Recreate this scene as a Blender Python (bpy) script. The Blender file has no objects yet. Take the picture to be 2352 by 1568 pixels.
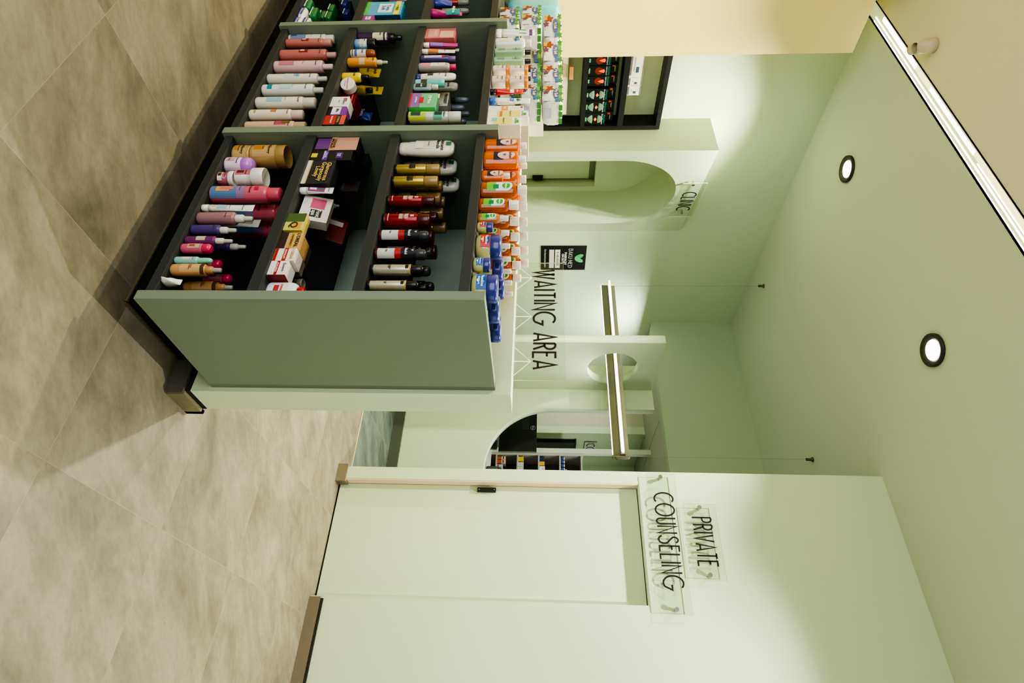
import bpy, bmesh, math, random
from mathutils import Matrix, Vector
random.seed(7)
SC = bpy.context.scene
COL = SC.collection
PI = math.pi
SC.view_settings.view_transform = 'AgX'
SC.view_settings.look = 'AgX - High Contrast'
SC.view_settings.exposure = 0.60
SC.cycles.use_denoising = True
SC.cycles.max_bounces = 10
SC.cycles.diffuse_bounces = 6
SC.cycles.transmission_bounces = 8
SC.cycles.caustics_refractive = False
SC.cycles.caustics_reflective = False
SC.cycles.sample_clamp_indirect = 4.0

# ---------------------------------------------------------------- materials
def lin(c):
    return tuple(((v/255)/12.92 if v/255 <= 0.04045 else ((v/255+0.055)/1.055)**2.4) for v in c)
MATS = {}
def mat(rgb, rough=0.45, metal=0.0, trans=0.0, coat=0.0, var=0.05, scale=18.0, bump=0.0, spec=0.5, emit=0.0, alpha=1.0, ior=1.45):
    key = (tuple(rgb), rough, metal, trans, coat, var, scale, bump, spec, emit, alpha)
    if key in MATS: return MATS[key]
    m = bpy.data.materials.new('mat_%d_%d_%d' % tuple(int(v) for v in rgb)); m.use_nodes = True
    nt = m.node_tree; b = nt.nodes['Principled BSDF']
    L = lin(rgb)
    b.inputs['Roughness'].default_value = rough
    b.inputs['Metallic'].default_value = metal
    b.inputs['Transmission Weight'].default_value = trans
    b.inputs['Coat Weight'].default_value = coat
    b.inputs['Specular IOR Level'].default_value = spec
    b.inputs['IOR'].default_value = ior
    b.inputs['Alpha'].default_value = alpha
    if emit > 0:
        b.inputs['Emission Color'].default_value = (*L, 1)
        b.inputs['Emission Strength'].default_value = emit
    tc = nt.nodes.new('ShaderNodeTexCoord')
    nz = nt.nodes.new('ShaderNodeTexNoise'); nz.inputs['Scale'].default_value = scale; nz.inputs['Detail'].default_value = 4
    nt.links.new(tc.outputs['Object'], nz.inputs['Vector'])
    mx = nt.nodes.new('ShaderNodeMix'); mx.data_type = 'RGBA'
    mx.inputs[6].default_value = (*[max(0, v*(1-var)) for v in L], 1)
    mx.inputs[7].default_value = (*[min(1, v*(1+var)) for v in L], 1)
    nt.links.new(nz.outputs['Fac'], mx.inputs[0])
    nt.links.new(mx.outputs[2], b.inputs['Base Color'])
    if bump > 0:
        bp = nt.nodes.new('ShaderNodeBump'); bp.inputs['Strength'].default_value = bump; bp.inputs['Distance'].default_value = 0.01
        nt.links.new(nz.outputs['Fac'], bp.inputs['Height']); nt.links.new(bp.outputs['Normal'], b.inputs['Normal'])
    MATS[key] = m
    return m

def floor_mat(name, c1, c2, c3, grout, x0, y0, sx, sy, rough=0.5):
    m = bpy.data.materials.new(name); m.use_nodes = True
    nt = m.node_tree; N = nt.nodes; Lk = nt.links; b = N['Principled BSDF']
    tc = N.new('ShaderNodeTexCoord')
    sep = N.new('ShaderNodeSeparateXYZ'); Lk.new(tc.outputs['Object'], sep.inputs[0])
    def M(op, a, bb=None):
        n = N.new('ShaderNodeMath'); n.operation = op
        for i, v in enumerate((a, bb)):
            if v is None: continue
            if isinstance(v, (int, float)): n.inputs[i].default_value = v
            else: Lk.new(v, n.inputs[i])
        return n.outputs[0]
    u = M('DIVIDE', M('SUBTRACT', sep.outputs[0], x0), sx)
    v = M('DIVIDE', M('SUBTRACT', sep.outputs[1], y0), sy)
    fu = M('FRACT', u); fv = M('FRACT', v)
    du = M('MULTIPLY', M('SUBTRACT', 0.5, M('ABSOLUTE', M('SUBTRACT', fu, 0.5))), sx)
    dv = M('MULTIPLY', M('SUBTRACT', 0.5, M('ABSOLUTE', M('SUBTRACT', fv, 0.5))), sy)
    g = M('LESS_THAN', M('MINIMUM', du, dv), 0.0011)
    tid = M('ADD', M('MULTIPLY', M('FLOOR', u), 7.13), M('MULTIPLY', M('FLOOR', v), 3.71))
    # streaky cloudy cement pattern, offset per tile
    cmb = N.new('ShaderNodeCombineXYZ')
    rot = N.new('ShaderNodeVectorRotate'); rot.rotation_type = 'Z_AXIS'; rot.inputs['Angle'].default_value = 0.75
    Lk.new(tc.outputs['Object'], rot.inputs['Vector'])
    mp = N.new('ShaderNodeMapping'); mp.inputs['Scale'].default_value = (1.2, 2.4, 1)
    Lk.new(rot.outputs[0], mp.inputs['Vector'])
    Lk.new(tid, cmb.inputs[2])
    add = N.new('ShaderNodeVectorMath'); add.operation = 'ADD'
    Lk.new(mp.outputs[0], add.inputs[0]); Lk.new(cmb.outputs[0], add.inputs[1])
    n1 = N.new('ShaderNodeTexNoise'); n1.inputs['Scale'].default_value = 2.2; n1.inputs['Detail'].default_value = 9; n1.inputs['Roughness'].default_value = 0.68; n1.inputs['Distortion'].default_value = 0.25
    Lk.new(add.outputs[0], n1.inputs['Vector'])
    n2 = N.new('ShaderNodeTexNoise'); n2.inputs['Scale'].default_value = 26; n2.inputs['Detail'].default_value = 6; n2.inputs['Roughness'].default_value = 0.7
    Lk.new(add.outputs[0], n2.inputs['Vector'])
    cr = N.new('ShaderNodeValToRGB')
    cr.color_ramp.elements[0].position = 0.32; cr.color_ramp.elements[0].color = (*lin(c1), 1)
    cr.color_ramp.elements[1].position = 0.68; cr.color_ramp.elements[1].color = (*lin(c3), 1)
    e = cr.color_ramp.elements.new(0.5); e.color = (*lin(c2), 1)
    Lk.new(n1.outputs['Fac'], cr.inputs[0])
    hs = N.new('ShaderNodeHueSaturation')
    Lk.new(cr.outputs[0], hs.inputs['Color'])
    wn = N.new('ShaderNodeTexWhiteNoise'); wn.noise_dimensions = '1D'; Lk.new(tid, wn.inputs['W'])
    val = M('ADD', M('MULTIPLY', wn.outputs['Value'], 0.10), M('ADD', 0.76, M('MULTIPLY', n2.outputs['Fac'], 0.40)))
    Lk.new(val, hs.inputs['Value'])
    # sparse darker pits
    n3 = N.new('ShaderNodeTexNoise'); n3.inputs['Scale'].default_value = 11; n3.inputs['Detail'].default_value = 8; n3.inputs['Roughness'].default_value = 0.75
    Lk.new(add.outputs[0], n3.inputs['Vector'])
    pit = M('MULTIPLY', M('GREATER_THAN', n3.outputs['Fac'], 0.665), 0.35)
    mp2 = N.new('ShaderNodeMix'); mp2.data_type = 'RGBA'
    Lk.new(pit, mp2.inputs[0]); Lk.new(hs.outputs[0], mp2.inputs[6]); mp2.inputs[7].default_value = (*lin([v*0.72 for v in c1]), 1)
    mx = N.new('ShaderNodeMix'); mx.data_type = 'RGBA'
    Lk.new(g, mx.inputs[0]); Lk.new(mp2.outputs[2], mx.inputs[6]); mx.inputs[7].default_value = (*lin(grout), 1)
    Lk.new(mx.outputs[2], b.inputs['Base Color'])
    b.inputs['Roughness'].default_value = rough
    b.inputs['Specular IOR Level'].default_value = 0.35
    return m

SAGE = (203, 216, 182)
WALL = mat(SAGE, rough=0.75, var=0.012, scale=3, spec=0.2)
CEIL = mat((196, 204, 180), rough=0.85, var=0.01, scale=2, spec=0.15)
PANEL = mat((124, 135, 117), rough=0.6, var=0.012, scale=3, spec=0.25)
BLACK = mat((30, 30, 30), rough=0.5, var=0.05)
SHELFBLK = mat((52, 54, 55), rough=0.55, var=0.05)
KICK = mat((14, 14, 14), rough=0.35)
STEEL = mat((190, 188, 180), rough=0.25, metal=1.0)
ALU = mat((172, 168, 146), rough=0.35, metal=0.85)
INK = mat((22, 22, 20), rough=0.4, var=0.0)
WHITE = mat((236, 234, 226), rough=0.35, var=0.02)
def acrylic():
    m = bpy.data.materials.new('clear_acrylic'); m.use_nodes = True
    nt = m.node_tree; N = nt.nodes
    N.remove(N['Principled BSDF'])
    t = N.new('ShaderNodeBsdfTransparent'); t.inputs[0].default_value = (0.94, 0.96, 0.93, 1)
    g = N.new('ShaderNodeBsdfGlossy'); g.inputs['Roughness'].default_value = 0.04; g.inputs[0].default_value = (0.9, 0.95, 0.9, 1)
    lw = N.new('ShaderNodeLayerWeight'); lw.inputs[0].default_value = .12
    fr = N.new('ShaderNodeMath'); fr.operation = 'MULTIPLY'; fr.inputs[1].default_value = .30; nt.links.new(lw.outputs['Facing'], fr.inputs[0])
    nz = N.new('ShaderNodeTexNoise'); nz.inputs['Scale'].default_value = 2
    ad = N.new('ShaderNodeMath'); ad.operation = 'MULTIPLY_ADD'; ad.inputs[1].default_value = 0.02
    nt.links.new(nz.outputs[0], ad.inputs[0]); nt.links.new(fr.outputs[0], ad.inputs[2])
    mx = N.new('ShaderNodeMixShader')
    nt.links.new(ad.outputs[0], mx.inputs[0]); nt.links.new(t.outputs[0], mx.inputs[1]); nt.links.new(g.outputs[0], mx.inputs[2])
    nt.links.new(mx.outputs[0], N['Material Output'].inputs[0])
    return m
ACRYL = acrylic()
ACRYL_EDGE = mat((235, 240, 225), rough=0.2, trans=0.0, var=0.02, emit=0.25)  # faint emission brightens the clear edges, though they are no lamp

# ---------------------------------------------------------------- helpers
def link(name, bm, m, parent=None, smooth=False, loc=None):
    me = bpy.data.meshes.new(name)
    bmesh.ops.recalc_face_normals(bm, faces=bm.faces)
    bm.to_mesh(me); bm.free()
    if smooth:
        for p in me.polygons: p.use_smooth = True
    if isinstance(m, (list, tuple)):
        for k in m: me.materials.append(k)
    else: me.materials.append(m)
    o = bpy.data.objects.new(name, me); COL.objects.link(o)
    if parent is not None: o.parent = parent
    if loc: o.location = loc
    return o
def tag(o, label=None, cat=None, group=None, kind=None):
    if label: o['label'] = label
    if cat: o['category'] = cat
    if group: o['group'] = group
    if kind: o['kind'] = kind
    return o
def empty(name, loc, rz=0.0, label=None, cat=None, group=None):
    o = bpy.data.objects.new(name, None); COL.objects.link(o)
    o.empty_display_size = 0.05
    o.location = loc; o.rotation_euler = (0, 0, rz)
    return tag(o, label, cat, group)
def bx(bm, x0, y0, z0, x1, y1, z1, bev=0.0):
    vs = [bm.verts.new((x, y, z)) for x in (x0, x1) for y in (y0, y1) for z in (z0, z1)]
    f = [(0,1,3,2),(4,6,7,5),(0,4,5,1),(2,3,7,6),(0,2,6,4),(1,5,7,3)]
    fs = [bm.faces.new([vs[i] for i in q]) for q in f]
    if bev > 0:
        es = list({e for q in fs for e in q.edges})
        bmesh.ops.bevel(bm, geom=es, offset=bev, segments=2, profile=0.6, affect='EDGES')
    return bm
def box(name, a, b, m, parent=None, bev=0.0):
    return link(name, bx(bmesh.new(), *a, *b, bev=bev), m, parent)
def lathe(prof, seg=24, sx=1.0, sy=1.0):
    bm = bmesh.new(); rings = []
    for r, z in prof:
        if r < 1e-6: rings.append([bm.verts.new((0, 0, z))])
        else: rings.append([bm.verts.new((r*sx*math.cos(2*PI*i/seg), r*sy*math.sin(2*PI*i/seg), z)) for i in range(seg)])
    for a, b in zip(rings, rings[1:]):
        for i in range(seg):
            j = (i+1) % seg
            if len(a) == 1 and len(b) == 1: continue
            if len(a) == 1: bm.faces.new((a[0], b[j], b[i]))
            elif len(b) == 1: bm.faces.new((a[i], a[j], b[0]))
            else: bm.faces.new((a[i], a[j], b[j], b[i]))
    return bm
def tubepath(pts, r, seg=8):
    bm = bmesh.new(); rings = []
    pts = [Vector(p) for p in pts]
    for k, p in enumerate(pts):
        d = (pts[min(k+1, len(pts)-1)] - pts[max(k-1, 0)]).normalized()
        a = d.orthogonal().normalized(); c = d.cross(a)
        rr = r[k] if isinstance(r, (list, tuple)) else r
        rings.append([bm.verts.new(p + (a*math.cos(2*PI*i/seg) + c*math.sin(2*PI*i/seg))*rr) for i in range(seg)])
    for A, B in zip(rings, rings[1:]):
        for i in range(seg): bm.faces.new((A[i], A[(i+1) % seg], B[(i+1) % seg], B[i]))
    bm.faces.new(rings[0][::-1]); bm.faces.new(rings[-1])
    return bm
def polyplate(polys, thick, mtx, name, m, parent=None):
    """outline polygon (+ holes) extruded by thick along local z, then placed by mtx"""
    cu = bpy.data.curves.new(name, 'CURVE'); cu.dimensions = '2D'; cu.fill_mode = 'BOTH'
    for pl in polys:
        s = cu.splines.new('POLY'); s.points.add(len(pl)-1); s.use_cyclic_u = True
        for i, (x, y) in enumerate(pl): s.points[i].co = (x, y, 0, 1)
    cu.extrude = thick/2
    t = bpy.data.objects.new('tmp', cu)
    me = bpy.data.meshes.new_from_object(t)
    bpy.data.objects.remove(t); bpy.data.curves.remove(cu)
    bm = bmesh.new(); bm.from_mesh(me); bpy.data.meshes.remove(me)
    bmesh.ops.remove_doubles(bm, verts=bm.verts, dist=1e-5)
    bmesh.ops.translate(bm, verts=bm.verts, vec=(0, 0, thick/2))
    bmesh.ops.transform(bm, matrix=mtx, verts=bm.verts)
    return link(name, bm, m, parent)
def frame(o, ex, ey, ez):
    return Matrix(((ex[0], ey[0], ez[0], o[0]), (ex[1], ey[1], ez[1], o[1]), (ex[2], ey[2], ez[2], o[2]), (0, 0, 0, 1)))
# ---- text from the built-in font
TXT = {}
def textbm(s, bold=0.0):
    if (s, bold) not in TXT:
        cu = bpy.data.curves.new('t', 'FONT'); cu.body = s; cu.size = 1.0; cu.align_x = 'CENTER'; cu.align_y = 'CENTER'
        cu.resolution_u = 2; cu.offset = bold; cu.space_line = 0.85
        t = bpy.data.objects.new('t', cu)
        me = bpy.data.meshes.new_from_object(t)
        bpy.data.objects.remove(t); bpy.data.curves.remove(cu)
        TXT[(s, bold)] = me
    bm = bmesh.new(); bm.from_mesh(TXT[(s, bold)])
    return bm
def twidth(bm): return max(1e-3, 2*max(abs(v.co.x) for v in bm.verts))
def text_flat(name, s, size, mtx, m, parent=None, bold=0.0, sx=1.0, fit=None):
    bm = textbm(s, bold)
    if fit: size = min(size, fit/twidth(bm))
    for v in bm.verts: v.co = Vector((v.co.x*size*sx, v.co.y*size, 0))
    bmesh.ops.transform(bm, matrix=mtx, verts=bm.verts)
    return link(name, bm, m, parent)
# ---- thin narrow sign lettering drawn as strokes
def arc(cx, cy, rx, ry, a0, a1, n=18):
    return [(cx+rx*math.cos(math.radians(a0+(a1-a0)*i/n)), cy+ry*math.sin(math.radians(a0+(a1-a0)*i/n))) for i in range(n+1)]
GL = {  # glyph: (width, strokes) in units of the cap height
 'A': (.34, [[(0,0),(.17,1),(.34,0)], [(.06,.22),(.28,.22)]]),
 'B': (.28, [[(0,0),(0,1)], [(0,1)]+arc(.12,.80,.14,.20,90,-90)+[(0,.6)], [(0,.6)]+arc(.12,.30,.16,.30,90,-90)+[(0,0)]]),
 'C': (.44, [arc(.30,.5,.30,.5,58,302,26)]),
 'D': (.34, [[(0,0),(0,1)], [(0,1),(.05,1)]+arc(.05,.5,.29,.5,90,-90)+[(0,0)]]),
 'E': (.26, [[(.26,1),(0,1),(0,0),(.26,0)], [(0,.62),(.18,.62)]]),
 'G': (.60, [arc(.32,.5,.32,.5,52,360,30)[:-6]+[(.62,.42),(.40,.42)]]),
 'I': (.02, [[(.01,0),(.01,1)]]),
 'K': (.28, [[(0,0),(0,1)], [(.26,1),(.02,.45),(.28,0)]]),
 'L': (.24, [[(0,1),(0,0),(.22,0)]]),
 'M': (.42, [[(0,0),(.04,1),(.21,.25),(.38,1),(.42,0)]]),
 'N': (.32, [[(0,0),(0,1),(.32,0),(.32,1)]]),
 'O': (.60, [arc(.30,.5,.30,.5,0,360,36)]),
 'P': (.26, [[(0,0),(0,1)], [(0,1)]+arc(.10,.76,.16,.24,90,-90)+[(0,.52)]]),
 'R': (.28, [[(0,0),(0,1)], [(0,1)]+arc(.10,.76,.16,.24,90,-90)+[(0,.52)], [(.10,.52),(.27,0)]]),
 'S': (.36, [arc(.20,.80,.13,.20,20,200,14)+arc(.18,.27,.18,.27,70,-160,20)]),
 'T': (.28, [[(0,1),(.28,1)], [(.14,1),(.14,0)]]),
 'U': (.26, [[(0,1),(0,.26)]+arc(.13,.2,.13,.2,180,360,14)+[(.26,1)]]),
 'V': (.32, [[(0,1),(.16,0),(.32,1)]]),
 'W': (.46, [[(0,1),(.12,0),(.26,1)], [(.20,1),(.34,0),(.46,1)]]),
 '-': (.08, [[(0,.5),(.08,.5)]]), ' ': (.18, []),
}
def stroke_text(name, s, h, width, mtx, m, parent=None, sw=0.075, depth=0.002, gap=.13):
    """letters of cap height h, whole word fitted to width; local x right, y up, z out"""
    adv = []; x = 0
    for ch in s:
        adv.append(x); x += GL[ch][0]+gap
    tot = x-gap; k = width/tot
    bm = bmesh.new(); w = sw*h/2
    for ch, x0 in zip(s, adv):
        for st in GL[ch][1]:
            P = [Vector(((x0+px)*k, py*h)) for px, py in st]
            n = len(P); closed = (P[0]-P[-1]).length < 1e-6
            L = []; R = []
            for i, p in enumerate(P):
                d0 = (p-P[i-1]) if i > 0 else ((P[-1]-P[-2]) if closed else (P[1]-p))
                d1 = (P[i+1]-p) if i < n-1 else ((P[1]-P[0]) if closed else (p-P[i-1]))
                d0 = d0.normalized(); d1 = d1.normalized()
                t = (d0+d1); t = t.normalized() if t.length > 1e-4 else d0
                nn = Vector((-t.y, t.x)); c = max(0.35, nn.dot(Vector((-d0.y, d0.x))))
                L.append(p+nn*w/c); R.append(p-nn*w/c)
            for i in range(n-1):
                q = [L[i], L[i+1], R[i+1], R[i]]
                lo = [bm.verts.new((v.x, v.y, 0)) for v in q]; hi = [bm.verts.new((v.x, v.y, depth)) for v in q]
                bm.faces.new(lo[::-1]); bm.faces.new(hi)
                for a in range(4): bm.faces.new((lo[a], lo[(a+1) % 4], hi[(a+1) % 4], hi[a]))
    bmesh.ops.transform(bm, matrix=mtx, verts=bm.verts)
    return link(name, bm, m, parent)
def rect(x0, y0, x1, y1): return [(x0, y0), (x1, y0), (x1, y1), (x0, y1)]
WY1, WY2, WY3 = 1.729, 1.510, 1.282
# ================================================================ CAMERA
EYE = Vector((0, 0, 1.4))
yaw, pitch, roll = map(math.radians, (35.29078895, -2.88451798, 0.44573364))
f_ = Vector((math.cos(yaw)*math.cos(pitch), math.sin(yaw)*math.cos(pitch), math.sin(pitch)))
r_ = Vector((math.sin(yaw), -math.cos(yaw), 0)); u_ = r_.cross(f_)
r2 = r_*math.cos(roll)+u_*math.sin(roll); u2 = -r_*math.sin(roll)+u_*math.cos(roll)
cam = bpy.data.cameras.new('camera'); cam.sensor_fit = 'HORIZONTAL'; cam.sensor_width = 36.0
cam.lens = 1331.7074/2352*36; cam.clip_start = 0.05
co = bpy.data.objects.new('camera', cam); COL.objects.link(co)
co.matrix_world = frame(EYE, u2, -r2, -f_)
SC.camera = co

# ================================================================ SHELL
ZC = 3.67
def S(o, label=None): return tag(o, label=label, kind='structure')
XF = lambda o: frame(o, (0, -1, 0), (0, 0, 1), (-1, 0, 0))   # faces -X
YF = lambda o: frame(o, (1, 0, 0), (0, 0, 1), (0, -1, 0))    # faces -Y
TILE = floor_mat('beige_cement_tile', (102, 97, 82), (125, 119, 101), (144, 138, 119), (142, 135, 115), .86, 1.25-.625*8, .622, .625)
DTILE = floor_mat('grey_green_slate_tile', (74, 82, 78), (98, 108, 101), (124, 134, 124), (158, 166, 148), 4.605-.622*8, 2.225-.625*8, .622, .625, rough=.4)
S(box('floor', (-3, -3, -.05), (4.0, 6, 0), TILE), 'beige cement look floor tiles of the shop')
S(box('floor_corridor', (4.0, -3, -.05), (8.4, 6, 0), DTILE), 'grey green stone floor tiles behind the counselling wall')
S(box('trim_1', (3.992, 1.0, 0), (4.006, 4.3, .004), mat((205, 190, 140), .4)), 'thin brass coloured strip between beige and grey floor tiles')
ceil = S(box('ceiling', (2.078, -3, ZC), (5.70, 4.4, ZC+.06), CEIL), 'sage green ceiling over the waiting area')
S(box('ceiling_front', (-3, -3, ZC), (1.985, 6, ZC+.06), mat((214, 210, 178), rough=.85, var=.01, scale=2, spec=.15)), 'olive ceiling in front of the light slot')
# slot of light between the two ceilings
S(box('ceiling_slot', (1.985, -3, ZC+.10), (2.078, 4.4, ZC+.13), WALL), 'back of the recessed light slot')
S(box('ceiling_slot_side', (1.975, -3, ZC), (1.985, 4.4, ZC+.13), WALL)); S(box('ceiling_slot_edge', (2.078, -3, ZC), (2.086, 4.4, ZC+.13), WALL))
LEDW = mat((255, 252, 240), emit=5.0, var=0); RECESSY = mat((250, 240, 170), emit=.9, var=0)  # yellow bands glow as the recess wall lit by the strips
slot = empty('slot_light', (2.03, 1.0, ZC+.01), label='long recessed strip light with three bright lines in the ceiling slot', cat='ceiling light')
link('slot_board', bx(bmesh.new(), 1.986-2.03, -3.5, -.004, 2.0775-2.03, 3.395, .002), mat((214, 222, 170), emit=.28, var=.02), slot)  # board glows faintly, standing in for strip light inside the slot
def seg(nm, x0, x1, y0, y1, m, z=ZC+.004): return link(nm, bx(bmesh.new(), x0-2.03, y0-1.0, z-ZC-.01, x1-2.03, y1-1.0, z-ZC-.005), m, slot)
seg('led_strip', 2.071, 2.075, -2.5, 4.20, LEDW); seg('led_strip', 2.044, 2.052, -2.5, 4.20, LEDW)
seg('led_strip', 1.998, 2.024, 3.50, 4.10, LEDW); seg('lit_recess', 1.996, 2.026, 3.27, 3.50, RECESSY)
seg('led_strip', 2.000, 2.022, 2.66, 3.27, LEDW); seg('lit_recess', 1.994, 2.020, -2.5, 2.66, RECESSY)
seg('led_strip', 2.025, 2.031, -2.5, 2.60, LEDW)

# counselling wall with the door opening
pw = [(-1.58, 0), (-1.495, 0), (-1.495, 2.058), (-.73, 2.058), (-.73, 0), (3, 0), (3, ZC), (-1.58, ZC)]
S(polyplate([pw], .14, XF((3.89, 0, 0)), 'wall_right', WALL), 'pale sage wall around the counselling room door')
S(box('baseboard_right', (3.733, -3, 0), (3.75, .73, .070), mat((120, 110, 92), .35, var=.1)), 'brown grey tile skirting right of the door')
S(box('baseboard_right_gap', (3.737, -3, .070), (3.75, .722, .086), mat((40, 38, 32), .6)))
S(box('baseboard_door', (3.733, 1.47, 0), (3.75, 1.592, .070), mat((132, 122, 100), .35, var=.1)), 'short piece of tile skirting left of the door')
S(box('baseboard_door_side', (3.75, 1.47, 0), (3.81, 1.494, .070), mat((110, 102, 84), .35, var=.1)))
dr = S(empty('door_1', (3.82, 1.117, 0), label='pale sage counselling room door with a small black handle'))
def dl(nm, a, b, m, bev=0): return link(nm, bx(bmesh.new(), a[0]-3.82, a[1]-1.117, a[2], b[0]-3.82, b[1]-1.117, b[2], bev=bev), m, dr)
dl('door_leaf', (3.82, .742, .012), (3.86, 1.484, 2.052), WALL, .001)
dl('door_jamb', (3.752, 1.4865, .0), (3.86, 1.4945, 2.057), mat((222, 200, 172), .6))  # pink tint is light on the reveal, put into the panel's colour
dl('door_jamb', (3.752, .7305, .0), (3.86, .738, 2.057), WALL)
dl('door_gap', (3.861, .73, .0), (3.865, 1.495, 2.057), BLACK)
h = dl('door_handle', (3.800, 1.437, .972), (3.8195, 1.468, 1.100), BLACK, .003)
for z in (.985, 1.088): dl('screw', (3.798, 1.449, z-.003), (3.8, 1.455, z+.003), STEEL)

# waiting-area wall (plane Y = 4.31) with the opening hidden behind the clinic arch
FA = math.atan2(.423, 1.263); FD = Vector((math.cos(FA), math.sin(FA), 0)); FN = Vector((-math.sin(FA), math.cos(FA), 0)); FP = Vector((2.887, 3.887, 0))
cw = [(-3, 0), (2.93, 0), (2.93, 2.65), (4.08, 2.65), (4.08, 0), (8.2, 0), (8.2, ZC+.05), (-3, ZC+.05)]
S(polyplate([cw], .1, YF((0, 4.41, 0)), 'wall_back', WALL), 'tall sage wall behind the clinic arch and the poster')
# clinic arch: angled face, jambs following the wall thickness
AR, AU, AZ = .522, .652, 2.052
ar = [(AU-AR, 0)]+[(AU+AR*math.cos(t), AZ+AR*math.sin(t)) for t in [PI-PI*i/40 for i in range(41)]]+[(AU+AR, 0)]
face = [(0, 0)]+ar+[(1.332, 0), (1.332, 2.775), (0, 2.775)]
FF = frame(FP, FD, (0, 0, 1), -FN)
def facade():
    bm = bmesh.new()
    # front plate
    cu = bpy.data.curves.new('c', 'CURVE'); cu.dimensions = '2D'; cu.fill_mode = 'BOTH'
    s = cu.splines.new('POLY'); s.points.add(len(face)-1); s.use_cyclic_u = True
    for i, (x, y) in enumerate(face): s.points[i].co = (x, y, 0, 1)
    t = bpy.data.objects.new('t', cu); me = bpy.data.meshes.new_from_object(t); bpy.data.objects.remove(t); bpy.data.curves.remove(cu)
    bm.from_mesh(me); bpy.data.meshes.remove(me)
    bmesh.ops.remove_doubles(bm, verts=bm.verts, dist=1e-5)
    bmesh.ops.transform(bm, matrix=FF, verts=bm.verts)
    def P(u, z): return FP+FD*u+Vector((0, 0, z))
    A = [bm.verts.new(P(u, z)) for u, z in ar]
    B = [bm.verts.new(P(u, z)+FN*((4.6-P(u, z).y)/math.cos(FA))) for u, z in ar]
    for i in range(len(ar)-1): bm.faces.new((A[i], A[i+1], B[i+1], B[i]))
    q = [P(0, 0), P(0, 2.775), Vector((2.887, 4.31, 2.775)), Vector((2.887, 4.31, 0))]
    bm.faces.new([bm.verts.new(v) for v in q])
    q = [P(0, 2.775), P(1.332, 2.775), Vector((2.887, 4.31, 2.775))]
    bm.faces.new([bm.verts.new(v) for v in q])
    return link('wall_clinic_arch', bm, WALL)
S(facade(), 'angled sage wall with a tall round arch under the clinic sign')
bk = [(2.3, 0), (3.05, 0), (3.05, 1.915), (3.83, 1.915), (3.83, 0), (4.6, 0), (4.6, 3.0), (2.3, 3.0)]
S(polyplate([bk], .15, YF((0, 4.75, 0)), 'wall_clinic', WALL), 'wall inside the clinic arch around its door')
d2 = S(empty('door_2', (3.44, 4.72, 0), label='sage clinic door inside the arch with a short black handle'))
link('door_leaf', bx(bmesh.new(), -.39, 0, .01, .385, .04, 1.86), WALL, d2)
link('header_shade', bx(bmesh.new(), -.39, 0, 1.86, .39, .05, 1.915), mat((120, 134, 100), .6), d2)  # darker strip, the header's shadow band put into its colour
link('door_handle', bx(bmesh.new(), .34, -.035, 1.30, .375, 0, 1.405, bev=.003), BLACK, d2)

# dispensary wall with the rounded hatch, portal wall with the round hole
dw = [(-3.2, 0), (-1.0, 0), (-1.0, .887), (-2.085, .887)]+[(-(2.085+.62*math.sin(t)), 1.507-.62*math.cos(t)) for t in [PI/2*i/20 for i in range(1, 21)]]+[(-2.705, 2.482), (-3.2, 2.482)]
S(polyplate([dw], .085, XF((5.015, 0, 0)), 'wall_dispensary', WALL), 'low sage wall with the curved dispensary hatch')
pp = rect(4.13, 0, 4.93, 2.475)
hole = [(4.55+.257*math.cos(2*PI*i/48), 2.06+.232*math.sin(2*PI*i/48)) for i in range(48)]
S(polyplate([pp, hole], .08, YF((0, 2.998, 0)), 'wall_portal', WALL), 'sage fin wall with a round hole the pendant lamp passes through')
S(box('baseboard_dispensary', (4.905, 1.0, 0), (4.93, 2.918, .10), mat((92, 98, 88), .35, var=.2, scale=6)), 'dark stone skirting under the dispensary wall')
S(box('wall_bulkhead', (5.66, -3, 2.722), (5.76, 4.31, ZC), mat((180, 191, 162), rough=.8, var=.012, scale=3, spec=.15)), 'sage bulkhead above the dispensary')  # wall sage darkened, the bulkhead's shade put into its paint
DGREY = mat((176, 176, 160), rough=.85, var=.02)
S(box('ceiling_dispensary', (5.665, -3, 2.724), (8.3, 4.31, 2.78), DGREY), 'low grey ceiling of the dispensary')
CRK = [(-1.15, .07, 0), (-.66, .076, 0), (-.30, .05, 0), (-.12, .037, 0), (.0, .02, 0)]
crk = empty('ceiling_crack', (7.0, 3.0, 2.7245), label='thin dark crack line running across the low grey ceiling', cat='crack')
link('crack', tubepath(CRK, .0022, 5), BLACK, crk)
S(box('wall_store', (6.75, 3.4505, 0), (6.85, 4.31, 2.725), mat((196, 192, 170), .75, var=.02)), 'warm grey wall deep in the dispensary')
S(box('wall_store_side', (6.75, 3.35, 0), (7.9, 3.45, 2.725), WALL), 'sage wall behind the hanging screen')
S(box('wall_store_back', (7.77, -3, 0), (7.87, 3.35, 2.725), WALL), 'sage back wall of the dispensary')
S(box('wall_post', (6.5, 2.957, 0), (6.56, 3.02, 2.725), mat((200, 204, 184), .6)), 'pale post beside the medicine shelves')

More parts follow.
